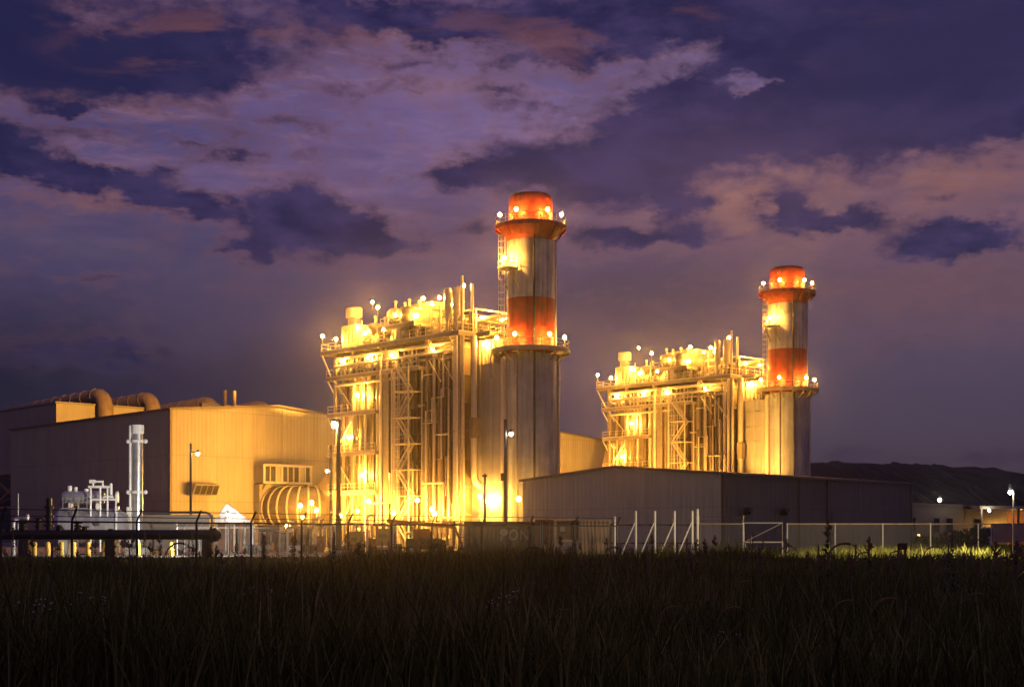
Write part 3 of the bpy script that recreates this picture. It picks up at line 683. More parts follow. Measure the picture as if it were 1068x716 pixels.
for (cc, who) in ((C1, 'nearer boiler'), (C2, 'farther boiler')):
    Fm = unit_frame(*cc)
    for (x, y, z, h, txt) in UL:
        t = lamp('floodlight', f'yellow lamp of the {who}, {txt}', 'lamp', Fm @ Vector((x,y,z)), h, (0.17,0.2,0.23)[int(abs(x*7))%3], M['sodbig' if x > 1.0 and z > 27 else 'sodend' if x < -21 and z > 27 else 'sod'], 'lamps on the boilers')
        if x < -28 and cc is C1:     # beam added to this lamp to brighten the filter house ducts
            L = bpy.data.lights.new('flood_beam', 'SPOT'); L.energy = 420000; L.color = SOD; L.spot_size = math.radians(64); L.spot_blend = 0.7; L.shadow_soft_size = 0.2
            o = bpy.data.objects.new('flood_beam', L); COL.objects.link(o); o.parent = t; o.location = (-0.45,0.3,h+0.1)
            o.rotation_euler = (Vector((-62,262,25)) - (Fm @ Vector((x,y,z)))).to_track_quat('-Z','Y').to_euler()
    for (x, y, z, h, txt) in ((-21.6,0.7,20.9,2.2,'third'), (-23.6,0.7,15.3,2.2,'fourth'), (-20.4,0.7,9.9,2.2,'lowest')):
        lamp('floodlight', f'yellow lamp on the {txt} lit level below the deck of the {who}', 'lamp', Fm @ Vector((x,y,z)), h, 0.24, M['sodmid'], 'lamps on the boilers')
for (cc, who) in ((cS1, 'taller nearer'), (cS2, 'farther')):
    for (zr, ro, gal, nl) in ((41.9, 3.9, 'top gallery', 8), (26.5, 4.3, 'middle gallery', 8)):
        for deg, wtxt in ((-174,'at its left edge'), (-118,'left of the dark ladder'), (-58,'right of the dark ladder'), (-8,'at its right edge')):
            a = math.radians(deg)
            lamp('gallery_lamp', f'yellow lamp on the {who} stack, {gal}, {wtxt}', 'lamp', (cc.x+ro*math.cos(a), cc.y+ro*math.sin(a), zr), 1.5, 0.22, M['sodlow'], f'lamps round the galleries of the stacks')
    a = math.radians(222)
    lamp('floodlight', f'yellow lamp on the side landing of the {who} stack', 'lamp', (cc.x+4.5*math.cos(a), cc.y+4.5*math.sin(a), 36.0), 1.6, 0.22, M['sodend'])

# ------------------------------------------------------------------ gabled metal buildings
def gable_building(T, W, L, eave, ridge, m_end, m_side, pitch, depth):
    """local X across the gable end (y = 0 faces the viewer), local Y along the ridge"""
    h = lambda s: eave + (ridge-eave) * (1 - abs(2*s-1))
    MB().ribbed((0,0,0), (W,0,0), 0.0, h, pitch, depth, (0,-1,0)).build('gable_wall', m_end, T)
    MB().ribbed((0,L,0), (W,L,0), 0.0, h, pitch*3, depth, (0,1,0)).build('gable_wall', m_end, T)
    MB().ribbed((0,0,0), (0,L,0), eave, None, pitch*1.5, depth, (-1,0,0)).build('side_wall', m_side, T)
    MB().ribbed((W,0,0), (W,L,0), eave, None, pitch*1.5, depth, (1,0,0)).build('side_wall', m_side, T)
    o = 0.25; k = (ridge-eave)/(W/2)
    r = MB()
    for z0 in (0.02,):
        r.add([(-o,-o,eave-o*k+z0),(W/2,-o,ridge+z0),(W/2,L+o,ridge+z0),(-o,L+o,eave-o*k+z0)], [(0,1,2,3)])
        r.add([(W+o,-o,eave-o*k+z0),(W/2,-o,ridge+z0),(W/2,L+o,ridge+z0),(W+o,L+o,eave-o*k+z0)], [(0,1,2,3)])
    R = r.build('roof', M['roof'], T)
    t = MB()
    t.bar((-o,-o-0.05,eave-o*k-0.12), (W/2,-o-0.05,ridge-0.12), 0.08, 0.3); t.bar((W/2,-o-0.05,ridge-0.12), (W+o,-o-0.05,eave-o*k-0.12), 0.08, 0.3)
    t.bar((-o-0.05,-o,eave-o*k-0.1), (-o-0.05,L+o,eave-o*k-0.1), 0.14, 0.24); t.bar((W+o+0.05,-o,eave-o*k-0.1), (W+o+0.05,L+o,eave-o*k-0.1), 0.14, 0.24)
    t.build('roof_trim', M['trim'], R)
    return R
HZ = math.atan2(0.68, 0.73)
H1 = thing('turbine_hall', 'huge metal hall with a lit orange gable and dark grey side', 'industrial hall', (-48.05,198,0), HZ, 'gabled turbine halls')
gable_building(H1, 35.6, 53.5, 19.65, 21.15, M['hall'], M['hall'], 0.6, 0.022)
MB().bar((-0.08,-0.08,0),(-0.08,-0.08,19.5),0.3).build('corner_trim', M['trim'], H1)
# corner downpipes, seam, plinth
MB().box(0.02, 35.6, -0.22, -0.06, 0, 0.9).build('plinth', M['concrete'], H1)
MB().bar((18.6,-0.1,1), (18.6,-0.1,21.0), 0.1).build('seam_trim', M['hall'], H1)
H2 = copy_tree(H1); H2.location = (-48.05-C1[0]+C2[0], 198-C1[1]+C2[1], 0); H2['label'] = 'far yellow lit hall end glimpsed between the stack and the farther boiler'
Hm = Matrix.Translation((-48.05,198,0)) @ Matrix.Rotation(HZ, 4, 'Z')
# louvred box, hood on the first hall (fixed to it, only there)
def on_hall(name, mb, m, par=H1): return mb.build(name, m, par)
LX0, LX1 = 13.7, 21.9
lv = MB(); lv.box(LX0, LX1, -2.6, -0.07, 9.5, 12.0)
lb = on_hall('louvre_box', lv, M['hall'])
fr = MB()
for i in range(9):
    x = LX0 + i*(LX1-LX0)/8; q = 0.16 if i in (0, 3, 8) else 0.07
    fr.box(x-q, x+q, -2.8, -2.62, 9.4, 12.1)
fr.box(LX0-.2, LX1+.2, -2.82, -2.64, 11.85, 12.15); fr.box(LX0-.2, LX1+.2, -2.82, -2.64, 9.3, 9.6)
fr.build('louvre_frame', M['pale'], lb)
for i in range(8):
    if i in (2, 6): continue
    x = LX0 + (i+0.5)*(LX1-LX0)/8; MB().box(x-0.4, x+0.4, -2.66, -2.605, 9.65, 11.8).build('louvre_opening', M['darksteel'], lb)
bk = MB()
for x in (14.2, 17.8, 21.4): bk.bar((x,-2.5,9.4), (x,-0.1,7.2), 0.2); bk.bar((x,-2.6,9.35),(x,-0.1,9.35),0.15)
bk.build_each('bracket', M['steel'], lb)
MB().box(13.6, 16.4, -1.6, -0.07, 0.9, 9.2).build('duct_housing', M['hall'], H1)
hd = MB(); hd.add([(2.6,-0.08,9.3),(6.5,-0.08,9.3),(6.5,-2.4,8.9),(2.6,-2.4,8.9),(2.6,-0.08,7.4),(6.5,-0.08,7.4),(6.5,-1.5,7.4),(2.6,-1.5,7.4)], [(0,1,2,3),(2,3,7,6),(0,3,7,4),(1,2,6,5),(4,5,6,7)])
hd = on_hall('vent_hood', hd, M['hall'])
for i in range(4):
    x = 2.75+i*0.95; MB().add([(x,-2.39,8.75),(x+0.8,-2.39,8.75),(x+0.8,-1.62,7.52),(x,-1.62,7.52)],[(0,1,2,3)]).build('louvre_opening', M['darksteel'], hd, loc=(0,-0.03,0))
vt = thing('roof_vent', 'pair of slim flue pipes on the orange lit hall roof', 'vent pipe', tuple(Hm @ Vector((11.2,4,20.6))), HZ)
for x in (0, 1.6):
    MB().cyl((x,0,0), (x,0,2.6), 0.3, 10).build('flue_pipe', M['casing'], vt)
MB().box(-3.5, 6.5, 0.6, 1.4, 0.0, 0.55).build('kerb_box', M['roof'], vt)
# tan curved exhaust duct between hall and boiler, beside the hall wall
ed = thing('exhaust_duct', 'fat round ribbed duct curving from the hall wall to the nearer boiler', 'duct', tuple(Hm @ Vector((16.9,-0.3,0))), HZ)
path = [(0,0.2,5.7)] + arc((5.0,-1.6,5.7), 5.0, PI, 1.5*PI, 8, 'xy') + [(6.6,-6.6,5.7)]
dm = MB(); dm.tube(path, 3.2, 22); dm.build('duct_shell', M['darkpipe'], ed)
for i in range(1, len(path)-1):
    d = (Vector(path[i+1])-Vector(path[i-1])).normalized(); p = Vector(path[i])
    MB().tube([p-d*0.12, p+d*0.12], 3.34, 22).build('rib_ring', M['pale'], ed)
lg = MB()
for p in (path[3], path[8]): lg.box(p[0]-0.3, p[0]+0.3, p[1]-2.0, p[1]+2.0, 0, 2.7)
lg.build_each('saddle', M['concrete'], ed)

# filter house on stilts behind, and its four ducts
AH = thing('filter_house', 'raised grey box building with a lit end wall, behind the dark hall side', 'industrial building', (-81.0,250.0,0), HZ)
MB().box(0, 58, 0, 42, 13.2, 25.2).build('housing', M['hall'], AH)
MB().box(-0.3, 58.3, -0.3, 42.3, 25.2, 25.5).build('roof', M['roof'], AH)
for x in (0.4, 28, 57.4):
    for y in (0.4, 14, 28, 41.6): MB().box(x-0.3, x+0.3, y-0.3, y+0.3, 0, 13.2).build('leg', M['wallbrick'], AH)
for y0, y1 in ((0.4,14),(14,28),(28,41.6)):
    MB().bar((0.4,y0,13), (0.4,y1,7), 0.3).build('brace', M['wallbrick'], AH); MB().bar((0.35,y0,7), (0.35,y1,13), 0.3).build('brace', M['wallbrick'], AH); MB().bar((0.4,y0,7),(0.4,y1,7),0.35).build('brace', M['wallbrick'], AH)
for i, (s, lab) in enumerate(((8.6,'fat insulated duct with an elbow turned down the lit end wall'), (18.2,'second fat insulated duct from the elbow that hangs over the wall'), (31.0,'third fat insulated roof duct, half hidden behind the hall roof corner'), (43,'fourth fat insulated duct showing as a low hump above the orange gable'))):
    pos = Matrix.Translation((-81,250,0)) @ Matrix.Rotation(HZ, 4, 'Z') @ Vector((s,0,25.5))
    t = thing('air_duct', lab, 'duct', tuple(pos), HZ, 'fat air ducts on the filter house roof')
    pth = [(0,40,0.9),(0,1.2,1.6)] + [(0, 1.2-3.0*math.sin(a), 1.6-3.0*(1-math.cos(a))) for a in (0.3,0.6,0.9,1.2,PI/2)] + [(0,-1.8,-6.5)]
    MB().tube(pth, 1.35, 18).build('duct_shell', M['casing'], t)
    rg = []
    for k in range(7):
        yy = 2.0 + k*4.0; zz = 1.6 - (yy-1.2)/38.8*0.7
        MB().tube([(0,yy-0.12,zz),(0,yy+0.12,zz)], 1.42, 18).build('rib_ring', M['casing'], t)

# ------------------------------------------------------------------ grey warehouse
WZ = math.atan2(140-159, 20.8-1.2)
WH = thing('warehouse', 'long low grey metal warehouse with ribbed pale gable and dark side', 'warehouse', (1.2,159,0), WZ)
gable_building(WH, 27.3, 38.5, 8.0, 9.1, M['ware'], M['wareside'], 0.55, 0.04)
MB().box(27.36, 27.5, 14.0, 14.25, 0, 7.9).build('seam_trim', M['trim'], WH)
for y in (0.35, 19.6, 38.2): MB().box(27.37, 27.55, y, y+0.16, 0, 7.85).build('downpipe', M['trim'], WH)
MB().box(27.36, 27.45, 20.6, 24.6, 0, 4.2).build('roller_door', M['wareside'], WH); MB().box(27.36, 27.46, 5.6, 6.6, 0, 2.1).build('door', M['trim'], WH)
for y in (3.9, 10.6):
    m = MB(); m.lathe([(0.02,0),(0.3,0),(0.3,0.5),(0.34,0.52)], (0,0,0), 12, 'x'); m.box(0.2,0.75,-0.35,0.35,0.05,0.42)
    o = m.build('vent_hood', M['darksteel'], WH, (27.45, y, 4.1))
# low office building with dark windows at the far right
LB = thing('office_building', 'low flat-roofed dark building with small windows, right of the warehouse', 'building', (X(908,172),172,0), math.atan2(34,30.0))
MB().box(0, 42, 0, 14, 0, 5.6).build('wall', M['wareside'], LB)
MB().box(-0.3, 42.3, -0.35, 14.3, 5.6, 5.9).build('roof', M['trim'], LB)
for x in (6.2, 10.4, 17.5, 21.6, 30.5):
    w = MB(); w.box(x, x+1.9, -0.06, -0.004, 2.0, 4.1); w = w.build('window', M['trim'], LB)
    MB().box(x+0.12, x+1.78, -0.085, -0.062, 2.12, 3.98).build('pane', M['glass'], w)
lw = MB().box(12.6, 13.5, -0.06, -0.004, 1.3, 1.95).build('window', M['trim'], LB)
MB().box(12.68, 13.42, -0.085, -0.062, 1.38, 1.87).build('lit_pane', M['window_glow'], lw)
# canopy, brick wall and truck at the right edge
CP = thing('canopy', 'flat pale roof canopy on posts beyond the dark building', 'canopy', (X(1022,190),190,0), 0.15)
MB().box(0, 9.0, 0, 6, 5.3, 5.7).build('roof', M['ware'], CP)
for x in (0.4, 8.6):
    for y in (0.4, 5.6): MB().box(x-0.12, x+0.12, y-0.12, y+0.12, 0, 5.3).build('post', M['steel'], CP)
BW = thing('brick_building', 'orange lit brick building at the photo edge behind the truck', 'building', (X(1049,205),205,0), 0.0)
MB().box(0, 16, 0, 8, 0, 5.2).build('wall', M['wallbrick'], BW); MB().box(-0.2,16.2,-0.2,8.2,5.2,5.5).build('roof', M['trim'], BW)
lamp('wall_lamp', 'yellow lamp standing before the brick building by the truck', 'lamp', (X(1066,200),201.5,3.2), 3.2, 0.15, M['sodlow'])
w = MB().box(2.6,4.4,-0.06,-0.004,0.9,2.4).build('window', M['trim'], BW); MB().box(2.7,4.3,-0.09,-0.062,1.0,2.3).build('pane', M['window_glow'], w)
def truck():
    T = thing('parked_truck', 'white box truck with lit lamps parked by the brick building', 'truck', (X(1062,150),150,0), -0.25)
    MB().box(-2.6, 4.0, 0.0, 2.4, 0.95, 3.0).build('cargo_box', M['canvas'], T)
    c = MB(); c.add([(-2.65,0.1,0.6),(-4.4,0.1,0.6),(-4.4,0.1,1.5),(-3.6,0.1,2.6),(-2.65,0.1,2.6),(-2.65,2.3,0.6),(-4.4,2.3,0.6),(-4.4,2.3,1.5),(-3.6,2.3,2.6),(-2.65,2.3,2.6)],
        [(0,1,2,3,4),(9,8,7,6,5),(0,5,6,1),(1,6,7,2),(2,7,8,3),(3,8,9,4),(4,9,5,0)])
    cab = c.build('cab', M['white'], T)
    MB().add([(-4.36,0.3,1.56),(-4.36,2.1,1.56),(-3.68,2.1,2.5),(-3.68,0.3,2.5)], [(0,1,2,3)]).build('windscreen', M['glass'], cab)
    MB().box(-3.5,-2.8,0.06,0.095,1.6,2.4).build('side_window', M['glass'], cab)
    for x in (-3.6, 2.6):
        for y in (0.05, 2.05):
            w = MB().cyl((x,y,0.48), (x,y+0.3,0.48), 0.48, 16).build('wheel', M['rubber'], T); MB().cyl((x,y-0.02,0.48),(x,y+0.32,0.48),0.24,12).build('rim', M['galv'], w)
    for y in (0.35, 2.05): MB().cyl((-4.5,y,0.95), (-4.38,y,0.95), 0.15, 10).build('headlight', M['ledsmall'], T)
    MB().box(-4.6,-4.4,0.1,2.3,0.45,0.7).build('bumper', M['darksteel'], T)
truck()

# ------------------------------------------------------------------ lamp posts
def lamp_post(label, px, d, py_top, bulb_px, bulb_py, r_pole, r, m, spot=None, mp='darksteel', scol=None):
    x = X(px, d); zt = Z(py_top, d); bx = X(bulb_px, d); bz = Z(bulb_py, d)
    T = thing('lamp_post', label, 'lamp post', (x, d, 0), 0, 'yard lamp posts')
    MB().tube([(0,0,0),(0,0,zt*0.5),(0,0,zt)], r_pole, 10, True, r_pole*0.72).build('pole', M[mp], T)
    MB().cyl((0,0,0),(0,0,0.5), r_pole*1.8, 10).build('base', M['concrete'], T)
    dx = bx - x
    MB().bar((0,0,min(zt-0.1,bz+r*1.2)), (dx,-0.1,bz+r*1.2), 0.1).build('arm', M[mp], T)
    MB().lathe([(0.05,0),(r*1.15,0.0),(r*0.95,0.18),(0.05,0.26)], (dx,-0.1,bz+r*1.02), 10).build('lamp_head', M[mp], T)
    b = bpy.data.objects.new('bulb', bulb_mesh(r, m)); COL.objects.link(b); b.parent = T; b.location = (dx,-0.1,bz)
    if spot:
        L = bpy.data.lights.new('flood_beam', 'SPOT'); L.energy = spot[1]; L.color = scol or SOD; L.spot_size = spot[2]; L.spot_blend = 0.6; L.shadow_soft_size = 0.25
        o = bpy.data.objects.new('flood_beam', L); COL.objects.link(o); o.parent = T
        p = Vector((dx + spot[3], spot[4], bz)); o.location = p
        dv = Vector(spot[0]) - (p + Vector((x, d, 0))); o.rotation_euler = dv.to_track_quat('-Z', 'Y').to_euler()
    return T
lamp_post('slim dark lamp post with white lamp in front of the orange hall wall', 199, 150, 462, 206.5, 473, 0.16, 0.17, M['led'])
lamp_post('thick dark lamp post with big warm lamp left of the nearer boiler', 353, 112, 437, 349, 443, 0.22, 0.22, M['ledbig'])
lamp_post('thinner dark post behind the thick one, with a small low lamp', 345, 168, 464, 341, 491, 0.22, 0.16, M['ledsmall'], ((-31,211,11.0), 9000.0, math.radians(82), 0.0, 0.6))
cpost = lamp_post('dark lamp post with white lamp in front of the grey stack base', 527, 128, 437, 533, 452.5, 0.18, 0.17, M['led'])
MB().box(-0.42, -0.12, -0.2, 0.2, Z(501,128), Z(493,128)).build('control_box', M['darksteel'], cpost)
lamp_post('pale lamp post with white lamp at the far edge by the truck', 1057, 70, 510, 1053, 513, 0.05, 0.10, M['grasslamp'], ((17.0,77.5,0.0), 15000.0, math.radians(136), 0.0, 0.15), mp='galv', scol=(1.0,0.74,0.36))
lamp_post('added unseen lamp post behind the warehouse lighting the far hall end', 668, 205, 490, 664, 496, 0.2, 0.16, M['ledsmall'], ((11,258,11.0), 100000.0, math.radians(85), 0.0, 0.6))  # added lamp hidden by the warehouse, brightens the far hall wall
lamp_post('added unseen lamp post behind the warehouse lighting the farther stack', 738, 213, 492, 742, 497, 0.2, 0.16, M['ledsmall'], ((44,225,19.5), 36000.0, math.radians(62), 0.3, 0.6))  # added lamp out of view, brightens the farther stack's lower shaft
sp = thing('utility_pole', 'thin dark pole without lamp between boiler and stack post', 'pole', (X(505.5,135),135,0))
MB().cyl((0,0,0),(0,0,Z(494,135)),0.11,8).build('pole', M['darksteel'], sp); MB().box(-0.25,0.25,-0.1,0.1,Z(497,135),Z(495,135)).build('crossarm', M['darksteel'], sp)
lp = lamp('floodlight', 'white lamp on a short mast on the dark office roof', 'lamp', (X(980,203),203,Z(521,203)), Z(521,203)-5.9, 0.24, M['led'])
lamp('floodlight', 'white lamp under the edge of the pale canopy', 'lamp', (X(1033,189),189.5,5.05), 0.9, 0.18, M['ledsmall'])

# yard lamps around the boiler base
YL = [(-28.6,-3.4,4.2,'lowest at the outer foot of the nearer boiler'), (-20.6,-3.0,4.4,'low between the lit bays and the thick lamp post'), (-9.0,-3.2,4.6,'low behind the red boom lift'), (-1.6,-2.6,4.4,'low left of the bent steam pipe'), (-26.5,-2.6,5.2,'at the outer foot of the nearer boiler'), (-23.0,-1.6,6.6,'low on the nearer boiler beside the inlet end'), (-18.4,-1.8,5.0,'beneath the lit bays of the nearer boiler'), (-15.4,-2.2,6.2,'left of the foot of the stair tower'),
      (-6.2,-1.6,6.2,'right of the foot of the stair tower'), (-3.8,-1.2,5.0,'below the pipe loops of the nearer boiler'), (2.2,1.6,6.6,'under the bent steam pipe by the outlet duct'), (2.9,2.3,6.0,'beside the bent steam pipe, nearer the stack'), ]
Fm = unit_frame(*C1)
for (x, y, z, txt) in YL:
    lamp('yard_light', 'yellow lamp ' + txt, 'lamp', Fm @ Vector((x,y,z)), z, 0.22, M['sodmid'], 'yellow lamps in the yard')
Fm2 = unit_frame(*C2)
for (x, y, z, txt) in ((-23.0,-5.0,6.5,'before the outer foot of the farther boiler'), (-13.0,-8.0,6.5,'before the stair tower of the farther boiler'), (-4.0,-8.0,6.5,'below the pipe loops of the farther boiler'), (1.0,-4.5,6.5,'before the foot of the farther stack'), (-31.0,-1.0,9.5,'facing the far hall end')):
    lamp('yard_light', 'yellow lamp ' + txt, 'lamp', Fm2 @ Vector((x,y,z)), z, 0.26, M['sodbig'], 'yellow lamps in the yard')
for (px, py, d, txt) in ((541,520,170,'at the foot of the taller stack by the warehouse corner'), (325,524,187,'beside the fat curved duct'), (313,527,190,'low under the fat curved duct'), (300,548,160,'low by the clutter left of the thick lamp post')):
    lamp('yard_light', 'yellow lamp ' + txt, 'lamp', (X(px,d),d,Z(py,d)), Z(py,d), 0.26, M['sodlow'] if d == 160 else M['sod'], 'yellow lamps in the yard')

# ------------------------------------------------------------------ gas heater, stack, pipeline, bollards (left)
D = 122.0
GH = thing('gas_heater', 'white horizontal heater vessel with a smaller drum on top, floodlit', 'vessel', (X(60,D),D,0), 0.18)
def vessel(x0, x1, y, z, r):
    return MB().lathe([(0.02,x0-0.35*r),(r*0.6,x0-0.26*r),(r*0.92,x0-0.08*r),(r,x0),(r,x1),(r*0.97,x1+0.01)], (0,y,z), 26, 'x')
vs = vessel(0.2, 5.0, 0, 2.55, 1.5); vs.lathe([(1.5,5.0),(1.55,5.05),(1.0,5.9),(0.55,6.1),(0.02,6.1)], (0,0,2.55), 26, 'x'); vs.build('shell', M['alu'], GH)
fl = MB(); fl.lathe([(1.5,5.0),(1.72,5.0),(1.72,5.16),(1.5,5.16)], (0,0,2.55), 26, 'x', smooth=False); fl.build('flange', M['white'], GH)
ud = MB(); ud.lathe([(0.02,0.3),(0.4,0.36),(0.56,0.6),(0.58,0.8),(0.58,3.7),(0.5,3.95),(0.02,4.0)], (0,0.1,5.0), 20, 'x'); ud = ud.build('upper_drum', M['alu'], GH)
m = MB(); m.cyl((1.0,0.1,5.5),(1.0,0.1,6.0),0.2,10); m.cyl((1.5,0.1,5.5),(1.5,0.1,5.9),0.16,10); m.cyl((2.4,0.1,5.5),(2.4,.1,5.75),0.2,8); m.build_each('nozzle', M['white'], ud)
m = MB(); m.box(0.9,1.2,-0.3,0.5,3.9,4.5); m.box(3.2,3.5,-0.3,0.5,3.9,4.5); m.build_each('saddle', M['white'], GH)
m = MB(); m.lathe([(0.02,0),(0.5,0),(0.55,0.12),(0.5,0.24),(0.02,0.3)], (4.9,-0.2,5.05), 18, 'x'); m.cyl((3.8,-0.2,5.05),(4.9,-0.2,5.05),0.16,10); m.build('end_plate', M['white'], GH)
m = MB()
for x in (2.9, 3.7, 4.3): m.cyl((x,-1.2,0.3),(x,-1.2,5.9),0.09,8)
m.tube([(2.7,-1.2,5.9),(4.6,-1.2,5.9)],0.12,8); m.tube([(2.9,-1.2,4.8),(5.0,-1.2,4.8),(5.0,-1.2,3.6)],0.1,8); m.tube([(3.1,-1.2,5.9),(3.1,-1.2,6.35),(3.9,-1.2,6.35),(3.9,-1.2,5.9)],0.12,8)
m.cyl((4.6,-1.2,5.2),(4.6,-1.2,6.2),0.13,8); m.box(2.8,3.3,-1.35,-1.05,6.2,6.5)
m.build('piping', M['white'], GH)
bd = MB()
for x in (0.9, 2.0, 3.1, 4.2): bd.lathe([(1.5,x-0.05),(1.54,x-0.05),(1.54,x+0.05),(1.5,x+0.05)], (0,0,2.55), 26, 'x', smooth=False)
bd.build_each('band', M['galv'], GH)
ld = MB()
for x in (1.5, 1.9): ld.bar((x,-1.62,0.2), (x,-1.62,4.6), 0.05)
for q in range(14): ld.bar((1.5,-1.62,0.4+q*0.3), (1.9,-1.62,0.4+q*0.3), 0.035)
ld.build('ladder', M['galv'], GH)
rl = MB(); rl.rail([(0.6,-1.2,4.05),(2.6,-1.2,4.05)],0.9,0.7,0.04,True,False); rl.bar((0.5,-1.2,4.03),(2.7,-1.2,4.03),0.5,0.06); rl.build('walkway', M['galv'], GH)
for x, z in ((0.6,2.2),(2.5,1.9),(3.5,2.7)):
    g = MB(); g.cyl((x,-1.45,z),(x,-1.75,z),0.09,8); g.lathe([(0.02,0),(0.2,0),(0.2,0.1),(0.02,0.1)],(x,-1.86,z),12,'y'); g.build('gauge', M['darksteel'], GH)
for x in (4.4, 5.3):
    g = MB(); g.tube([(x,-1.3,0.2),(x,-1.3,1.6),(x+0.3,-1.3,1.9),(x+0.3,-0.6,1.9)],0.1,8); g.cyl((x-0.2,-1.3,0.9),(x+0.2,-1.3,0.9),0.2,10); g.ball((x,-1.3,1.25),0.2,8,5); g.build('burner_pipe', M['steel'], GH)
m = MB(); m.box(0.2,1.0,-1.0,1.0,0,1.3); m.box(4.0,4.8,-1.0,1.0,0,1.3); m.build_each('plinth', M['concrete'], GH)
# silver stack
D = 124.0
ST = thing('heater_stack', 'slim silver flue stack standing against the dark hall side', 'chimney', (X(143.5,D),D,0))
zt = Z(443,D)
MB().tube([(0,0,0.6),(0,0,zt)], 0.46, 20).build('flue', M['alu'], ST)
MB().lathe([(0.46,zt-0.8),(0.55,zt-0.7),(0.55,zt),(0.5,zt)], (0,0,0), 18).build('cap', M['white'], ST)
MB().tube([(-0.62,-0.1,1.0),(-0.62,-0.1,zt-0.05)], 0.12, 8).build('side_pipe', M['white'], ST)
for z in (Z(460,D), Z(513,D)):
    m = MB(); m.lathe([(0.46,z-0.12),(0.6,z-0.12),(0.6,z+0.12),(0.46,z+0.12)], (0,0,0), 18, smooth=False); m.ball((0.72,-0.1,z),0.2,8,5); m.ball((-0.82,-0.1,z),0.2,8,5); m.build_each('collar', M['white'], ST)
m = MB(); m.box(-0.9,-0.55,-0.25,0.15,1.0,4.2); m.build('junction_box', M['white'], ST); MB().box(-0.9,0.9,-0.8,0.8,0,0.6).build('plinth', M['concrete'], ST)
# white work light shining on them
wp_ = Vector((X(239,106.5),106.5,2.9))
wl = lamp('work_light', 'white work light on a stand between the pipeline end and the white glare gable', 'lamp', tuple(wp_), 2.9, 0.13, M['ledsmall'])
L = bpy.data.lights.new('work_beam', 'SPOT'); L.energy = 17000; L.color = (1.0,0.9,0.76); L.spot_size = math.radians(110); L.spot_blend = 0.6; L.shadow_soft_size = 0.15
o = bpy.data.objects.new('work_beam', L); COL.objects.link(o); o.parent = wl; o.location = (-0.35,0.1,2.9)
o.rotation_euler = (Vector((X(110,121),121,4.2)) - wp_).to_track_quat('-Z','Y').to_euler()
# black pipeline on supports
D = 101.0
xl = X(-40,D); xr = X(222,D)
PL = thing('pipeline', 'long black pipeline on short supports in front of the heater', 'pipeline', (xl,D,0))
Lp = xr - xl; zc = Z(557.2,D)
MB().cyl((0,0,zc),(Lp,0,zc),0.36,16).build('pipe', M['black'], PL)
m = MB(); m.cyl((Lp-0.15,0,zc),(Lp+0.05,0,zc),0.62,16); m.lathe([(0.5,Lp+0.05),(0.5,Lp+0.3),(0.28,Lp+0.55),(0.02,Lp+0.62)],(0,0,zc),16,'x'); m.build('end_flange', M['black'], PL)
for px in (30, 120, 221):
    x = X(px,D)-xl-0.3; m = MB(); m.box(x-0.35,x+0.35,-0.35,0.35,0,zc-0.3); m.build('support', M['darksteel'], PL)
def valve_top(px, py, r, wheel):
    x = X(px,D)-xl; zt = Z(py,D); m = MB(); m.cyl((x,0,zc),(x,0,zt),r,10)
    for q in (0.25,0.5,0.75): m.cyl((x,0,zc+(zt-zc)*q-0.08),(x,0,zc+(zt-zc)*q+0.08),r*1.7,12)
    v = m.build('valve', M['black'], PL)
    if wheel: MB().tube(arc((x,0,zt),0.32,0,2*PI,14,'xy'),0.05,6).build('handwheel', M['black'], v)
for a in ((51,519,0.2,False),(40,540,0.15,True),(24,545,0.16,True),(81,545,0.15,True),(88,549,0.12,True),(62,547,0.16,False),(116,551,0.15,False),(10,549,0.2,False)): valve_top(*a)
DE = 108.0
MB_ = thing('riser_pipe', 'pale bent pipe rising and turning over beside the valves', 'pipe', (X(14,DE),DE,0))
MB().tube([(0,0,0.1),(0,0,2.6)] + arc((0.5,0,2.6),0.5,PI,PI/2,5,'xz')[1:] + [(1.1,0,3.1)],0.13,10).build('pipe', M['white'], MB_); MB().cyl((1.0,0,3.1),(1.15,0,3.1),0.22,12).build('flange', M['white'], MB_)
pr = thing('vent_mast', 'thin pale vertical vent mast at the picture edge by the bent pipe', 'pipe', (X(16.5,109),109.5,0)); MB().cyl((0,0,0),(0,0,Z(514,109)),0.05,8).build('pipe', M['galv'], pr); MB().cyl((0,0,0),(0,0,0.3),0.14,8).build('base', M['concrete'], pr)
# bollards
first = None
for i, px in enumerate((36,50,64,77,92,110,144,179)):
    d = 109.0 - (0.9 if i < 6 else 0.0) + (i % 2)*0.9
    lab = ['nearest the frame edge','second from the frame edge','third from the frame edge','fourth from the frame edge','fifth from the frame edge, slightly set back','right of the tightly spaced row','below the silver flue stack','standing alone near the pipeline end'][i]
    if first is None:
        T = first = thing('bollard', '', 'bollard', (0,0,0), 0, 'yellow bollards under the pipeline')
        MB().lathe([(0.19,0),(0.19,1.08),(0.15,1.17),(0.02,1.22)],(0,0,0),14).build('post', M['yellow'], T); MB().lathe([(0.26,0),(0.26,0.1),(0.19,0.12)],(0,0,0),14).build('footing', M['concrete'], T)
    else: T = copy_tree(first)
    T.location = (X(px,d), d, 0); T['label'] = 'yellow bollard ' + lab
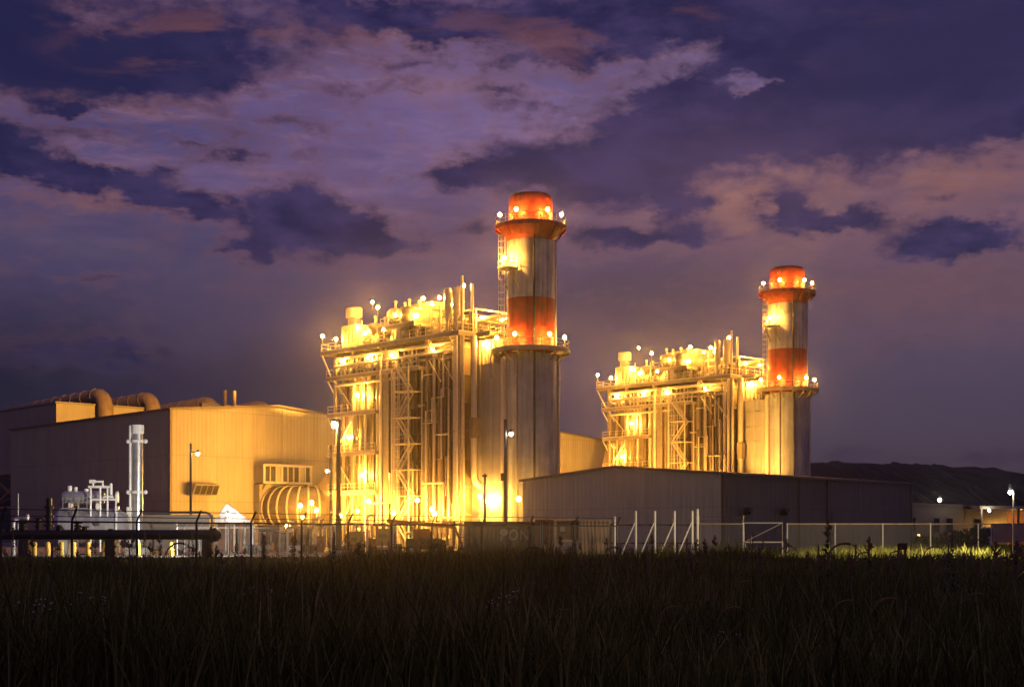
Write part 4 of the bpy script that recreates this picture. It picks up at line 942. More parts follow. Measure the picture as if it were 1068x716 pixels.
# long dark skid with a rounded pipe frame, white gable form in place of floodlight glare
D = 127.0
SK = thing('pump_skid', 'long low dark skid under a bent pipe frame, right of the silver stack', 'machine skid', (X(152,D),D,0))
W = X(226,D)-X(152,D)
MB().box(0,W-0.4,-1.2,1.2,0.4,3.3).build('housing', M['trim'], SK); MB().box(-0.3,W,-1.5,1.5,3.3,3.55).build('roof', M['trim'], SK)
MB().tube([(0.2,-1.7,3.75),(W-0.7,-1.7,3.75)]+arc((W-0.7,-1.7,3.1),0.65,PI/2,0,6,'xz')[1:]+[(W-0.05,-1.7,0.3)],0.11,8).build('pipe_frame', M['darksteel'], SK)
for x in (0.5,3.0,5.5): MB().box(x-0.2,x+0.2,-1.3,1.3,0,0.4).build('foot', M['darksteel'], SK)
for x in (3.9, 5.2): MB().tube([(x,-1.75,0.2),(x,-1.75,2.4),(x+0.3,-1.75,2.7)],0.06,6).build('pipe', M['galv'], SK)
D = 158.0
TE = thing('glare_gable', 'small white gabled form standing in for floodlight glare below the hall wall', 'shelter', (X(222,D),D,0), 0.1)  # white form shaped to give the glare of a floodlight
w = X(264,D)-X(222,D)
for y in (0.0, 2.6): MB().add([(0,y,3.0),(w*0.33,y,5.3),(w,y,3.0)],[(0,2,1)]).build('gable', M['white'], TE)
MB().add([(-0.2,-0.15,2.9),(w*0.33,-0.15,5.38),(w*0.33,2.7,5.38),(-0.2,2.7,2.9),(w+0.2,-0.15,2.9),(w+0.2,2.7,2.9)],[(0,1,2,3),(1,4,5,2)]).build('roof', M['white'], TE)
MB().box(0.1,w-0.1,0.1,2.5,0,2.98).build('wall', M['concrete'], TE)
wl2 = lamp('work_light', 'white floodlight on a stand shining on the white glare gable', 'lamp', (X(239,155),154.2,4.0), 4.0, 0.22, M['led'])
L = bpy.data.lights.new('work_beam', 'POINT'); L.energy = 300; L.color = (1,0.93,0.82); L.shadow_soft_size = 0.3; o = bpy.data.objects.new('work_beam', L); COL.objects.link(o); o.parent = wl2; o.location = (0.3,1.9,4.4)
# brown cabinets and small equipment in the yard
def cabinet(px, d, wpx, py_top, m, label, name='equipment_cabinet'):
    w = wpx/F*d; h = Z(py_top,d); T = thing(name, label, 'cabinet', (X(px,d),d,0), random.uniform(-0.3,0.3))
    MB().box(-w/2,w/2,-0.6,0.6,0.12,h).build('body', M[m], T); MB().box(-w/2-0.08,w/2+0.08,-0.7,0.7,h,h+0.1).build('lid', M['trim'], T)
    d_ = MB().box(-w/2+0.12,w/2-0.12,-0.66,-0.605,0.35,h-0.25).build('door', M[m], T); MB().box(w/2-0.3,w/2-0.24,-0.72,-0.66,h*0.45,h*0.6).build('handle', M['galv'], d_)
    v = MB()
    for q in range(4): v.box(-w/2+0.3,w/2-0.45,-0.685,-0.662,h-0.55-q*0.1,h-0.5-q*0.1)
    v.build('vent_slat', M['darksteel'], T); cd = MB(); cd.tube([(-w*0.3,0,h),(-w*0.3,0,h+0.5),(-w*0.3,0.5,h+0.8)],0.06,6); cd.build('conduit', M['galv'], T); MB().box(-w/2,w/2,-0.55,0.55,0,0.12).build('plinth', M['concrete'], T)
cabinet(240,140,22,546,'rust','rust brown cabinet below the dazzling white glare gable')
cabinet(258,141,14,551,'wallbrick','smaller brick red cabinet right of the rust brown one')
cabinet(283,150,24,548,'casing','tan cabinet under the fat curved duct')
cabinet(297,139,10,556,'steel','slim grey cabinet between tan cabinet and thick lamp post')
cabinet(319,143,16,552,'casing','pale cabinet left of the thick lamp post')
cabinet(333,135,9,560,'rust','low rusty box at the foot of the thick lamp post')
cabinet(372,140,14,555,'casing','tan cabinet just right of the thick lamp post')
cabinet(402,150,16,552,'casing','tan cabinet in front of the stair tower foot')
cabinet(388,131,9,562,'rust','low rusty box in front of the lit boiler foot')
for (px, d, wd, lab) in ((250,134,2.4,'left of the tan cabinet under the curved duct'),(288,146,3.0,'before the fat curved duct'),(312,150,2.6,'behind the thin dark post'),(338,152,2.2,'right behind the thick lamp post'),(364,156,2.8,'before the lit boiler bays'),(400,158,2.6,'at the foot of the stair tower'),(436,150,2.4,'behind the boom lift'),(470,158,2.8,'behind the dark blue container')):
    T = thing('pipe_stand', 'steel pipe stand carrying small pipes ' + lab, 'pipe stand', (X(px,d),d,0), random.uniform(-0.5,0.5), 'pipe stands in the yard'); h = random.uniform(1.6,3.2)
    f = MB(); f.bar((-wd/2,0,0),(-wd/2,0,h),0.14); f.bar((wd/2,0,0),(wd/2,0,h),0.14); f.bar((-wd/2,0,h),(wd/2,0,h),0.14); f.bar((-wd/2,0,h*0.6),(wd/2,0,h*0.6),0.1); f.build('frame', M['steel'], T)
    for q in range(4):
        x = -wd/2+0.3+q*(wd-0.6)/3; r = random.uniform(0.06,0.16); MB().tube([(x,-1.5,0.2),(x,-1.5,h+0.08+r),(x,1.6,h+0.08+r),(x,1.6,0.2)],r,8).build('pipe', M[('pale','rust','darkpipe','galv')[q]], T)
for (px, d, m_, lab) in ((262,126,'blue','blue drum left of the fat curved duct'),(326,128,'rust','rusty drum left of the thick lamp post'),(368,130,'rust','rusty drum right of the thick lamp post'),(416,132,'darksteel','dark drum beside the boom lift cab')):
    T = thing('steel_drum', lab + ' in the yard', 'drum', (X(px,d),d,0), 0, 'steel drums in the yard'); b = MB(); b.lathe([(0.02,0),(0.3,0),(0.3,0.9),(0.27,0.9),(0.27,0.87),(0.02,0.87)],(0,0,0),16); b.build('barrel', M[m_], T)
    for z in (0.3,0.6): MB().lathe([(0.3,z),(0.325,z+0.01),(0.325,z+0.03),(0.3,z+0.04)],(0,0,0),16).build('hoop', M[m_], T)
pp = MB()
for q, (px, d, label) in enumerate(((300,128,'bent pale standpipe left of the thin dark post'), (329,124,'tall bent pale standpipe by the thick lamp post'), (383,127,'bent pale standpipe before the lit boiler bays'), (410,126,'thick white standpipe near the red lift machine'))):
    T = thing('standpipe', label, 'pipe', (X(px,d),d,0), 0, 'bent standpipes in the yard'); h = 2.6+0.3*(q%3)
    MB().tube([(0,0,0),(0,0,h)]+arc((0.35,0,h),0.35,PI,PI/4,5,'xz')[1:],0.1 if q<3 else 0.14,8).build('pipe', M['pale'], T); MB().cyl((0,0,0),(0,0,0.15),0.3,10).build('base', M['concrete'], T)
SPL = [(268,133,'under the fat curved duct, nearest the white glare gable'),(308,131,'under the fat curved duct, nearest the thick lamp post'),(362,131,'just right of the thick lamp post'),(396,140,'between the rusty box and the stair tower cabinet'),(422,146,'left of the red boom lift'),(466,147,'between the boom lift and the blue container')]
for i, (px, d, lab) in enumerate(SPL):
    T = thing('pipe_spool', 'short flanged pipe spool ' + lab, 'pipe spool', (X(px,d),d,0.0), random.uniform(-0.8,0.8), 'flanged pipe spools in the yard')
    r = random.uniform(0.16,0.34); L2 = random.uniform(0.7,1.5)
    MB().cyl((-L2,0,r+0.25),(L2,0,r+0.25),r,12).build('pipe', M['pale'] if i%2 else M['steel'], T)
    m = MB(); m.cyl((-L2-0.08,0,r+0.25),(-L2+0.04,0,r+0.25),r*1.5,12); m.cyl((L2-0.04,0,r+0.25),(L2+0.08,0,r+0.25),r*1.5,12); m.build_each('flange', M['rust'], T)
    m = MB(); m.box(-L2*0.6-0.1,-L2*0.6+0.1,-0.4,0.4,0,0.28); m.box(L2*0.6-0.1,L2*0.6+0.1,-0.4,0.4,0,0.28); m.build_each('timber', M['wood'], T)
# handrail stile / red boom lift
D = 116.0
BL = thing('boom_lift', 'dark red boom lift with a long lowered arm, before the lit boiler', 'boom lift', (X(443,D),D,0))
m = MB(); m.add([(-1.5,-0.9,0.55),(1.6,-0.9,0.55),(1.7,-0.9,1.3),(1.2,-0.9,1.45),(-1.5,-0.9,1.45),(-1.5,0.9,0.55),(1.6,0.9,0.55),(1.7,0.9,1.3),(1.2,0.9,1.45),(-1.5,0.9,1.45)],[(0,1,2,3,4),(9,8,7,6,5),(0,5,6,1),(1,6,7,2),(2,7,8,3),(3,8,9,4),(4,9,5,0)]); m.build('chassis', M['brown'], BL)
m = MB(); m.add([(-0.9,-0.8,1.45),(0.75,-0.8,1.45),(0.45,-0.8,2.25),(-0.9,-0.8,2.25),(-0.9,0.8,1.45),(0.75,0.8,1.45),(0.45,0.8,2.25),(-0.9,0.8,2.25)],[(0,1,2,3),(7,6,5,4),(0,4,5,1),(1,5,6,2),(2,6,7,3),(3,7,4,0)]); m.build('turret', M['red'], BL)
bm = MB(); bm.bar((-3.0,-1.1,Z(543,D)),(2.55,-1.1,Z(549,D)),0.26,0.34); bm = bm.build('boom', M['rust'], BL); MB().bar((2.5,-1.1,Z(549,D)),(3.2,-1.1,0.75),0.18,0.2).build('jib', M['rust'], bm)
m = MB(); m.box(2.8,3.6,-1.5,-0.7,0.45,0.55); m.rail([(2.85,-1.45,0.55),(3.55,-1.45,0.55),(3.55,-0.75,0.55),(2.85,-0.75,0.55),(2.85,-1.45,0.55)],1.0,0.7,0.05); m.build('basket', M['darksteel'], bm)
for x in (-1.0,1.05):
    for y in (-1.02,0.78):
        w = MB().cyl((x,y,0.45),(x,y+0.26,0.45),0.45,16).build('wheel', M['rubber'], BL); MB().cyl((x,y-0.02,0.45),(x,y+0.28,0.45),0.25,12).build('rim', M['white'], w)
# containers
D = 108.0
def container(name, label, px0, px1, py, m, rz, d=D, depth=2.44):
    w = (px1-px0)/F*d; h = Z(py,d); T = thing(name, label, 'container', (X(px0,d),d,0), rz)
    b = MB(); b.ribbed((0.08,0,0.15),(w-0.08,0,0.15),h-0.15,None,0.28,0.04,(0,1,0)); b.ribbed((0,0.08,0.15),(0,depth,0.15),h-0.15,None,0.28,0.04,(1,0,0)); b.ribbed((w,0.08,0.15),(w,depth,0.15),h-0.15,None,0.28,0.04,(-1,0,0)); b.ribbed((0.08,depth,0.15),(w-0.08,depth,0.15),h-0.15,None,0.28,0.04,(0,-1,0)); b.box(0,w,0,depth,h-0.15,h-0.1)
    b.build('body', M[m], T)
    f = MB()
    for x in (0,w): 
        for y in (0,depth): f.bar((x,y,0),(x,y,h),0.16)
    for z in (0.1,h-0.08):
        f.bar((0,-0.01,z),(w,-0.01,z),0.16); f.bar((0,depth,z),(w,depth,z),0.16); f.bar((0,0,z),(0,depth,z),0.15); f.bar((w,0,z),(w,depth,z),0.15)
    f.build('frame', M[m], T)
    return T, w, h
CT, w, h = container('shipping_container', 'dark blue steel container with a pale disc and pale letters', 485, 557, 543.5, 'blue', 0.0)
def letters():
    m = MB(); y = -0.055; s = w/72.0
    def ring(cx, cz, rx, rz, t):
        vs = []; n = 24
        for i in range(n):
            a = 2*PI*i/n
            for k in (1.0, 1.0-t): vs.append((cx+rx*k*math.cos(a) if k==1.0 else cx+(rx-t_abs)*math.cos(a), y, cz+(rz if k==1.0 else rz-t_abs)*math.sin(a)))
        m.add(vs,[(2*i,2*((i+1)%n),2*((i+1)%n)+1,2*i+1) for i in range(n)])
    t_abs = 0.13; z0 = h-1.42; z1 = h-0.62; zc2 = (z0+z1)/2
    m2 = MB(); vs = [(3.05+0.0,y,h-0.78)]
    m2.add([(2.98+0.31*math.cos(2*PI*i/20),y,h-0.82+0.29*math.sin(2*PI*i/20)) for i in range(20)],[tuple(range(20))])
    m2.add([(2.72,y,z0-0.05),(2.9,y,z0-0.05),(2.9,y,h-1.12),(2.72,y,h-1.12)],[(0,1,2,3)])
    m2.build('painted_mark', M['letter'], CT)
    ring(3.72, zc2, 0.36, 0.42, 0.3)
    def q(pts): m.add([(a,y,b) for a,b in pts],[tuple(range(len(pts)))])
    q([(4.22,z0),(4.36,z0),(4.36,z1),(4.22,z1)]); q([(4.78,z0),(4.92,z0),(4.92,z1),(4.78,z1)]); q([(4.362,z1),(4.362,z1-0.24),(4.778,z0),(4.778,z0+0.24)])
    m.build('lettering', M['letter'], CT)
    m3 = MB(); m3.add([(3.3,y,h-1.98),(3.75,y,h-1.98),(3.75,y,h-1.86),(3.3,y,h-1.86)],[(0,1,2,3)]); m3.build('painted_mark', M['letter'], CT)
letters()
RC, w2, h2 = container('shipping_container', 'rusty orange container end beside the dark blue one', 559, 578, 541.5, 'rust', 0.0, 107.0, 5.8)
m = MB(); m.box(0.1,w2/2-0.02,-0.06,-0.005,0.2,h2-0.2); m.build('door', M['rust'], RC); m = MB(); m.box(w2/2+0.02,w2-0.1,-0.06,-0.005,0.2,h2-0.2); m.build('door', M['rust'], RC)
for x in (0.35,w2-0.35,w2/2-0.2): MB().cyl((x,-0.1,0.2),(x,-0.1,h2-0.2),0.035,6).build('lock_rod', M['galv'], RC)
D = 104.0
SG = thing('notice_frame', 'brown panel in a pale timber frame with one small white notice', 'board', (X(579,D),D,0)); w = 26/F*D; h = Z(540.5,D)
MB().box(0.1,w-0.1,0,0.08,Z(563,D),h-0.1).build('panel', M['brown'], SG)
m = MB(); m.bar((0,0,0),(0,0,h),0.2); m.bar((w,0,0),(w,0,h),0.16); m.bar((0.1,-0.02,h-0.08),(w-0.1,-0.02,h-0.08),0.16); m.bar((0.1,-0.02,Z(563.5,D)),(w-0.1,-0.02,Z(563.5,D)),0.16); m.build('frame', M['canvas'], SG)
MB().box(0.36,0.72,-0.03,-0.004,Z(554,D),Z(548,D)).build('notice', M['letter'], SG)
D = 103.0
for k, (p0, p1, lab) in enumerate(((605,619.5,'tan canvas sheet hung on a frame, next to the brown panel'), (620.5,637,'tan canvas sheet hung on a frame, next to the white braced posts'))):
    T = thing('canvas_screen', lab, 'screen', (X(p0,D),D,0), 0, 'canvas screens by the gate'); w = (p1-p0)/F*D; h = Z(542.0,D); n = 14
    vs = []; 
    for i in range(n+1):
        for z in (0.35, h*0.5, h-0.06): vs.append((w*i/n, 0.07*math.sin(i*1.7+z*1.2), z))
    MB().add(vs,[(3*i+j,3*i+3+j,3*i+4+j,3*i+1+j) for i in range(n) for j in (0,1)]).build('sheet', M['canvas'], T)
    m = MB(); m.bar((0,0.1,0),(0,0.1,h),0.1); m.bar((w,0.1,0),(w,0.1,h),0.1); m.bar((0,0.1,h),(w,0.1,h),0.09); m.bar((w,0.12,0.2),(w*0.4,0.12,h),0.07); m.build('frame', M['canvas'], T)

# ------------------------------------------------------------------ fences
def fence(name, label, pts, post_m, step, h_rail, barbed, r=0.045, posts=True, wire_m='darksteel'):
    P0 = Vector((*pts[0],0)); T = thing(name, label, 'fence', tuple(P0))
    P = [Vector((*p,0))-P0 for p in pts]
    rail = MB(); chain = MB(); uv = []; bw = MB(); acc = 0.0
    for a, b in zip(P, P[1:]):
        L = (b-a).length; n = max(1,round(L/step)); d = (b-a)/L; nrm = Vector((d.y,-d.x,0))
        rail.tube([a+Vector((0,0,h_rail)), b+Vector((0,0,h_rail))], r*0.8, 6)
        chain.add([a, b, b+Vector((0,0,h_rail)), a+Vector((0,0,h_rail))],[(0,1,2,3)]); uv += [(acc,0),(acc+L,0),(acc+L,h_rail),(acc,h_rail)]; acc += L
        if barbed:
            for q in (0.2,0.44):
                bw.tube([a+Vector((0,0,h_rail+q))+nrm*q*0.6, b+Vector((0,0,h_rail+q))+nrm*q*0.6], 0.016, 4)
        for i in range(n + (1 if b is P[-1] else 0)):
            p = a.lerp(b, i/n); m = MB(); m.cyl(p, p+Vector((0,0,h_rail+0.05)), r, 8)
            if barbed: m.bar(p+Vector((0,0,h_rail+0.05)), p+Vector((0,0,h_rail+0.52))+nrm*0.30, 0.06)
            m.build('post', M[post_m], T)
    rail.build('top_rail', M['steel' if post_m == 'galv' else post_m], T); c = chain.build('chain_mesh', M['chain'], T, norm=False)
    ul = c.data.uv_layers.new(name='UVMap')
    for i, u in enumerate(uv): ul.data[i].uv = u
    if barbed: bw.build('barbed_wire', M[wire_m], T)
    return T
fence('chain_fence', 'dark chain-link fence with angled barbed wire arms before the pipeline', [(-24.5,46),(-18.9,52),(-4.1,72),(6.0,80.5)], 'darksteel', 3.0, 2.23, True, 0.05)
fence('chain_fence', 'pale chain-link fence with barbed arms before the orange hall yard', [(X(183,118),118.6),(X(345,119),119.2)], 'galv', 4.4, 2.35, True, 0.06)
fence('chain_fence', 'pale chain-link fence without barbed wire along the lit green grass', [(X(821,88),88),(X(871,88),88),(X(1120,88),88)], 'galv', 3.05, 2.42, False, 0.05)
fence('chain_fence', 'short chain-link fence between the braced posts and the low gate', [(X(729,88),88),(X(775,88),88)], 'galv', 2.6, 2.42, True, 0.05)
D = 86.0
for i, px in enumerate((641,663,683,703.5,722,727.5)):
    T = thing('braced_post', ['first pale post left of the slanting braces','pale post with the first slanting brace','pale post with the second slanting brace','pale post with the third slanting brace','pale post with the last slanting brace','tallest pale end post beside the short fence'][i], 'post', (X(px,D),D,0), 0, 'pale braced fence posts')
    h = Z(533.5 + (6 if i==0 else 0) - (2 if i==5 else 0),D)
    m = MB(); m.cyl((0,0,0),(0,0,h),0.075,10); m.ball((0,0,h),0.09,8,4); m.build('post', M['white'], T)
    if 0 < i < 5: MB().bar((0,-0.02,h-0.55),(-1.05,-0.02,0.1),0.07).build('brace', M['white'], T)
bm_ = thing('cross_rail', 'dark horizontal rail spanning the pale braced posts', 'rail', (X(637,D),D+0.15,0)); w = X(730,D)-X(637,D)
MB().cyl((0,0,Z(547,D)),(w,0,Z(547,D)),0.05,8).build('rail', M['darksteel'], bm_); MB().cyl((0,0,0),(0,0,Z(546,D)),0.06,8).build('post', M['darksteel'], bm_); MB().cyl((w,0,0),(w,0,Z(546,D)),0.06,8).build('post', M['darksteel'], bm_)
MB().cyl((0,0,Z(566,D)),(w,0,Z(566,D)),0.04,8).build('rail', M['darksteel'], bm_)
D = 88.0
GT = thing('pipe_gate', 'low pale tube gate hung between two fence posts', 'gate', (X(776,D),D,0)); w = X(816,D)-X(776,D)
m = MB(); zt, zb = Z(545,D), Z(565,D); m.tube([(0,0,zb),(0,0,zt),(w,0,zt),(w,0,zb),(0,0,zb)],0.05,8); m.cyl((0.05,0,zb-0.9),(0.05,0,zb),0.05,8); m.cyl((w,0,0.1),(w,0,zb),0.05,8); m.build('frame', M['galv'], GT)
m = MB(); m.tube([(0,0,zb),(w,0,zt)],0.02,6); m.build('tie_rod', M['galv'], GT)
SN = thing('warning_sign', 'small dark red sign on two posts in the lit grass', 'sign', (X(936,60),60,0)); w = 10/F*60
MB().box(0,w,-0.03,0.0,Z(573,60),Z(566,60)).build('panel', M['brown'], SN)
for x in (0.06,w-0.08): MB().box(x-0.05,x+0.05,0.0,0.06,0,Z(567,60)).build('post', M['red'], SN)
wp = thing('marker_post', 'short dark timber post before the tan cabinet', 'post', (X(275,76),76,0)); m = MB(); m.cyl((0,0,0),(0,0,Z(559,76)),0.1,10); m.ball((0,0,Z(559,76)),0.1,10,4); m.build('post', M['wood'], wp)

# ------------------------------------------------------------------ vegetation
def blades(name, n, d0, d1, hfun, wide, m, spread, seed, keep=None, power=1.0):
    r = np.random.default_rng(seed)
    d = d0 + (d1-d0) * r.random(n)**power
    half = 0.372*d + 1.5
    x = (r.random(n)*2-1)*half
    if keep is not None:
        k = keep(x, d, r); x, d = x[k], d[k]; n = len(x)
    h = hfun(x, d, r); az = r.random(n)*2*PI
    lean = r.normal(0, spread, (n,2)) * h[:,None]
    w = wide*(0.5+r.random(n))*np.maximum(1, d/38)
    ux, uy = np.cos(az)*w, np.sin(az)*w*0.5
    z0 = np.full(n, -0.02)
    P = np.zeros((n,7,3))
    def setp(i, f, s, side):
        P[:,i,0] = x + lean[:,0]*f**1.8 + ux*s*side; P[:,i,1] = d + lean[:,1]*f**1.8 + uy*s*side; P[:,i,2] = z0 + h*f*(1-0.12*f*np.minimum(1, np.hypot(lean[:,0],lean[:,1])/h))
    setp(0,0,1,-1); setp(1,0,1,1); setp(2,.4,.85,-1); setp(3,.4,.85,1); setp(4,.75,.55,-1); setp(5,.75,.55,1); setp(6,1,0,1)
    me = bpy.data.meshes.new(name)
    me.vertices.add(n*7); me.vertices.foreach_set('co', P.reshape(-1))
    base = (np.arange(n)*7)[:,None]
    quads = np.concatenate([base+np.array([[0,1,3,2]]), base+np.array([[2,3,5,4]])],1).reshape(-1,4); tris = base+np.array([[4,5,6]])
    loops = np.concatenate([quads.reshape(-1), tris.reshape(-1)])
    nq = len(quads); nt = len(tris)
    me.loops.add(len(loops)); me.loops.foreach_set('vertex_index', loops)
    me.polygons.add(nq+nt); me.polygons.foreach_set('loop_start', np.concatenate([np.arange(nq)*4, nq*4+np.arange(nt)*3])); me.polygons.foreach_set('loop_total', np.concatenate([np.full(nq,4),np.full(nt,3)]))
    me.update(); me.validate(); me.materials.append(m)
    o = bpy.data.objects.new(name, me); COL.objects.link(o); return o
def patch(x, d):
    px = 534 + F*x/d
    return np.clip((px-800)/110,0,1)                  # 1 where the mown lawn on the right shows
def hmeadow(x, d, r):
    px = 534 + F*x/d; lump = 0.16*np.sin(x*0.55+d*0.21)+0.12*np.sin(x*1.7-d*0.33)
    lump = lump + 0.22*np.maximum(0, np.sin(x*0.23+2.1)*np.sin(d*0.19+x*0.11)); edge = np.clip((d-40)/25,0,1) * (0.16*np.maximum(0,np.sin(x*0.8+1.7*np.sin(x*0.31))) + 0.14*np.maximum(0,np.sin(x*2.3+d)))
    h = 0.54 + lump + edge + 0.30*r.random(len(x)) + 0.6*(r.random(len(x))**7)
    return h * (1 - 0.72*patch(x,d)*np.clip((d-20)/12,0,1)) * (1 - 0.16*np.clip((375-px)/60,0,1)*np.clip((d-28)/12,0,1))
def kmeadow(x, d, r):
    px = 534+F*x/d
    return d < 74 - 35*patch(x,d) - 23*np.clip((375-px)/60,0,1)
tag(blades('meadow_grass', 150000, 12.5, 74, hmeadow, 0.011, M['meadow'], 0.22, 3, kmeadow, 1.25), 'dark tall dry meadow grass filling the foreground field', 'grass', kind='stuff')
def hlawn(x, d, r):
    px = 534+F*x/d; base = 0.12+0.16*r.random(len(x))+0.2*r.random(len(x))**5
    tall = np.clip((px-770)/90,0,1) * (0.30 + 0.22*np.sin(x*0.9+1.3*np.sin(d*0.4)) + 0.5*r.random(len(x)))
    return base + np.maximum(tall,0)
tag(blades('lawn_grass', 130000, 39, 128, hlawn, 0.014, M['lawn'], 0.3, 5, lambda x,d,r: ((x>6)&(d>39)&(534+F*x/d>600)) | ((x<-5)&(d>50)&(d<103)&(534+F*x/d<400)), 1.0), 'short green grass lit by the lamps along the fence', 'grass', kind='stuff')
def tall_weed(kind, seed):
    r = random.Random(seed); T = thing('tall_weed', '', 'weed')
    h = 1.0; s = MB(); bend = r.uniform(-0.12,0.12)
    pts = [(bend*t*t, 0.05*math.sin(3*t), h*t) for t in (0,.25,.5,.75,1)]
    if kind == 2: pts = [(0,0,0),(0.02,0,.3),(0.02,0,.6)] + [(-.2+.22*math.cos(q), 0, .74+.24*math.sin(q)) for q in (.3,.7,1.1,1.5,1.9,2.3)]
    s.tube(pts, 0.008 if kind == 2 else 0.011, 5, True, 0.004); s.build('stem', M['stem'], T)
    lf = MB()
    for k in range(9 if kind != 2 else 4):
        t = 0.15+0.75*k/9; a = r.uniform(0,2*PI); L = r.uniform(.12,.26)*(1.2-t); p = Vector((bend*t*t,0,h*t)); u = Vector((math.cos(a),math.sin(a)*.6,0)); v = Vector((-u.y,u.x,0))*0.032
        q = p+u*L*.6+Vector((0,0,L*.5)); e = p+u*L*1.1+Vector((0,0,L*.25))
        lf.add([p-v*.4,p+v*.4,q+v,q-v,e],[(0,1,2,3),(3,2,4)])
    lf.build('foliage', M['leaf'], T, norm=False)
    hd = MB()
    if kind == 0:
        for k in range(26):
            t = k/26; a = r.uniform(0,2*PI); p = Vector((pts[-1][0],pts[-1][1],h*(.78+.26*t))); q = p+Vector((math.cos(a),math.sin(a),.8))*(.075*(1-t)+.012); hd.cyl(p,q,.007,4,.011)
    elif kind == 1:
        hd.tube([(pts[-1][0],pts[-1][1],.88),(pts[-1][0],pts[-1][1],.95),(pts[-1][0],0,1.08),(pts[-1][0],0,1.16)],.026,6,True,.012)
    else: hd.tube([(-.2+.22*math.cos(q), 0, .74+.24*math.sin(q)) for q in (1.3,1.6,1.9,2.2,2.5,2.8,3.0)],.017,6,True,.006)
    hd.build('seed_head', M['seed'], T)
    return T
protos = [tall_weed(k, 10+j) for j, k in enumerate((0,1,2))]
rw = random.Random(99)
WL = []
for i in range(190):
    d = rw.uniform(26,70) if i % 3 else rw.uniform(44,70); px = rw.uniform(-10,1080)
    if px > 820: d = rw.uniform(26,39)
    WL.append((px, d, rw.uniform(.95,1.35) if rw.random() < .8 else rw.uniform(1.3,1.65), rw.choice((0,1,2,0,1)), None))
for i in range(70):
    WL.append((rw.gauss(560,190) if i%2 else rw.uniform(0,800), rw.uniform(54,71), rw.uniform(1.15,1.75), rw.choice((0,1)), None))
for i in range(44):
    WL.append((rw.uniform(0,1068), rw.uniform(14,27), rw.uniform(.75,1.05), rw.choice((2,1,1)), None))
WL += [(864,40,2.05,0,'tallest leafy dark weed right of the low gate'), (987,36,1.45,2,'arching dark seed plume, taller of two before the lit grass'), (976,34,1.2,2,'arching dark seed plume, lower of two before the lit grass'), (905,38,1.6,0,'straight dark weed left of the small red sign'), (1040,34,1.5,0,'dark bushy weed before the hedge by the truck')]
used = set()
for (px, d, h, k, lab) in WL:
    T = protos[k] if k not in used else copy_tree(protos[k]); used.add(k)
    T.location = (X(px,d), d, 0); T.scale = (h, h, h); T.rotation_euler.z = rw.uniform(-0.5,0.5) if k == 2 else rw.uniform(0,6.28)
    T['label'] = lab or 'dark tall weed stalk standing out of the meadow grass'
    if not lab: T['group'] = 'tall weeds in the meadow'
def flower(seed):
    r = random.Random(seed); T = thing('wildflower', 'weed with a loose spray of tiny white flowers in the dark meadow', 'wildflower', group='white wildflowers in the meadow')
    s = MB(); f = MB()
    for k in range(7):
        a = r.uniform(0,2*PI); q = Vector((math.cos(a)*r.uniform(.05,.32), math.sin(a)*r.uniform(.05,.32), r.uniform(.6,.95))); s.tube([(0,0,0),(q.x*.3,q.y*.3,q.z*.55),q],.006,4,True,.003)
        for j in range(5):
            p = q+Vector((r.uniform(-.07,.07),r.uniform(-.07,.07),r.uniform(-.05,.06))); s.cyl(q-Vector((0,0,.08)),p,.003,3)
            f.lathe([(.002,0),(.019,.006),(.002,.016)],p,6)
    s.build('stem', M['stem'], T); f.build('blossom', M['petal'], T); return T
fp = [flower(1), flower(2), flower(3)]
FL = [(255,668,20),(275,672,21),(60,690,17.5),(95,684,18.5),(30,700,17),(515,690,18),(528,684,19),(430,640,27),(380,620,31),(480,612,36),(560,618,34),(650,620,30),(690,632,27),(830,640,28),(860,622,30),(800,668,22),(840,686,19),(1000,640,27),(640,600,42),(330,612,36),(120,632,29),(735,606,40),(240,650,22),(290,660,19),(80,660,21),(180,700,16.5),(540,700,17),(500,668,20),(460,690,17.5),(620,640,26),(720,600,45),(590,600,45),(460,600,44),(330,640,27),(950,628,28),(900,690,18),(1030,670,21),(760,700,17)]
for i, (px, py, d) in enumerate(FL):
    T = fp[i] if i < 3 else copy_tree(fp[i%3]); s = max(0.55,(EYE+0.1-(py-558)/F*d)/0.9) if i > 6 else 0.95; T.location = (X(px,d),d,0); T.scale = (s,s,s); T.rotation_euler.z = rw.uniform(0,6.28)
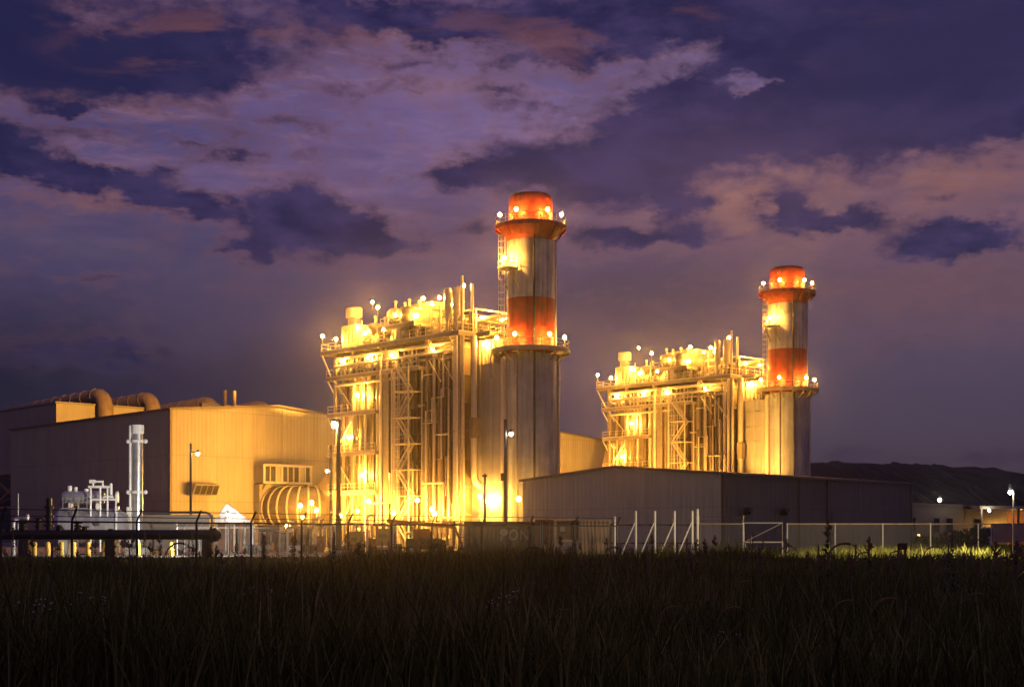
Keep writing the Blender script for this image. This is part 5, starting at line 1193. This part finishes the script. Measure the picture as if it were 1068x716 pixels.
# shrubs by the office
def shrub(label, x, y, h, w, seed):
    r = np.random.default_rng(seed); T = thing('shrub', label, 'shrub', (x,y,0), 0, 'dark shrubs by the office'); m = MB()
    for k in range(5): a = k*1.3; m.tube([(0,0,0),(.25*math.cos(a)*w,.25*math.sin(a)*w,h*.4),(.5*math.cos(a)*w,.5*math.sin(a)*w,h*.75)],.05,5,True,.02)
    m.build('stem', M['bark'], T); f = MB()
    cl = [(r.normal(0,.33)*w, r.normal(0,.3)*w, h*r.uniform(.25,.85), r.uniform(.3,.55)) for _ in range(16)]
    for (cx,cy,cz,cr) in cl:
        for _ in range(90):
            u = r.normal(size=3); u /= np.linalg.norm(u); p = np.array((cx,cy,cz))+u*cr*r.uniform(.5,1.05); p[2] = max(p[2],.05); a = r.normal(size=3)*.09; b = r.normal(size=3)*.06
            f.add([tuple(p-a),tuple(p+b),tuple(p+a),tuple(p-b)],[(0,1,2,3)])
    f.build('foliage', M['leaf'], T, norm=False)
shrub('dark rounded shrub nearest the truck', X(1022,118), 118, 2.6, 1.5, 1); shrub('wide dark shrub beside the office wall', X(1000,122), 122, 2.3, 1.8, 2); shrub('low dark shrub below the lit office pane', X(966,128), 128, 1.7, 1.6, 3)

# ------------------------------------------------------------------ haze
HAZE = True
if HAZE:
    m = bpy.data.materials.new('lamp_glow_haze'); m.use_nodes = True; N = m.node_tree.nodes
    for n in list(N):
        if n.type == 'BSDF_PRINCIPLED': N.remove(n)
    v = N.new('ShaderNodeVolumePrincipled'); v.inputs['Color'].default_value = (0.9,0.9,0.9,1); v.inputs['Density'].default_value = 0.0002; v.inputs['Anisotropy'].default_value = 0.965  # volume added to stand in for lens glow round the lamps
    m.node_tree.links.new(v.outputs[0], N['Material Output'].inputs['Volume'])
    tag(MB().box(-1550,1550,-70,1350,-2.0,58).build('haze', m), 'thin haze added over the plant for the glow round the lamps', 'haze', kind='stuff')

# ------------------------------------------------------------------ camera, render settings
cam = bpy.data.cameras.new('camera'); co = bpy.data.objects.new('camera', cam); COL.objects.link(co); SC.camera = co
co.location = (0,0,EYE); co.rotation_euler = (PI/2,0,0)
cam.sensor_width = 36; cam.lens = 36*F/1068; cam.shift_y = 200/1068; cam.clip_end = 8000; cam.clip_start = 0.2
SC.view_settings.view_transform = 'Standard'; SC.view_settings.look = 'None'; SC.view_settings.exposure = 0; SC.view_settings.gamma = 1
SC.render.engine = 'CYCLES'
c = SC.cycles
c.use_denoising = True; c.max_bounces = 5; c.diffuse_bounces = 2; c.glossy_bounces = 2; c.transparent_max_bounces = 24; c.volume_bounces = 0; c.transmission_bounces = 2
c.sample_clamp_indirect = 4; c.sample_clamp_direct = 0
c.caustics_reflective = False; c.caustics_refractive = False
c.use_light_tree = True
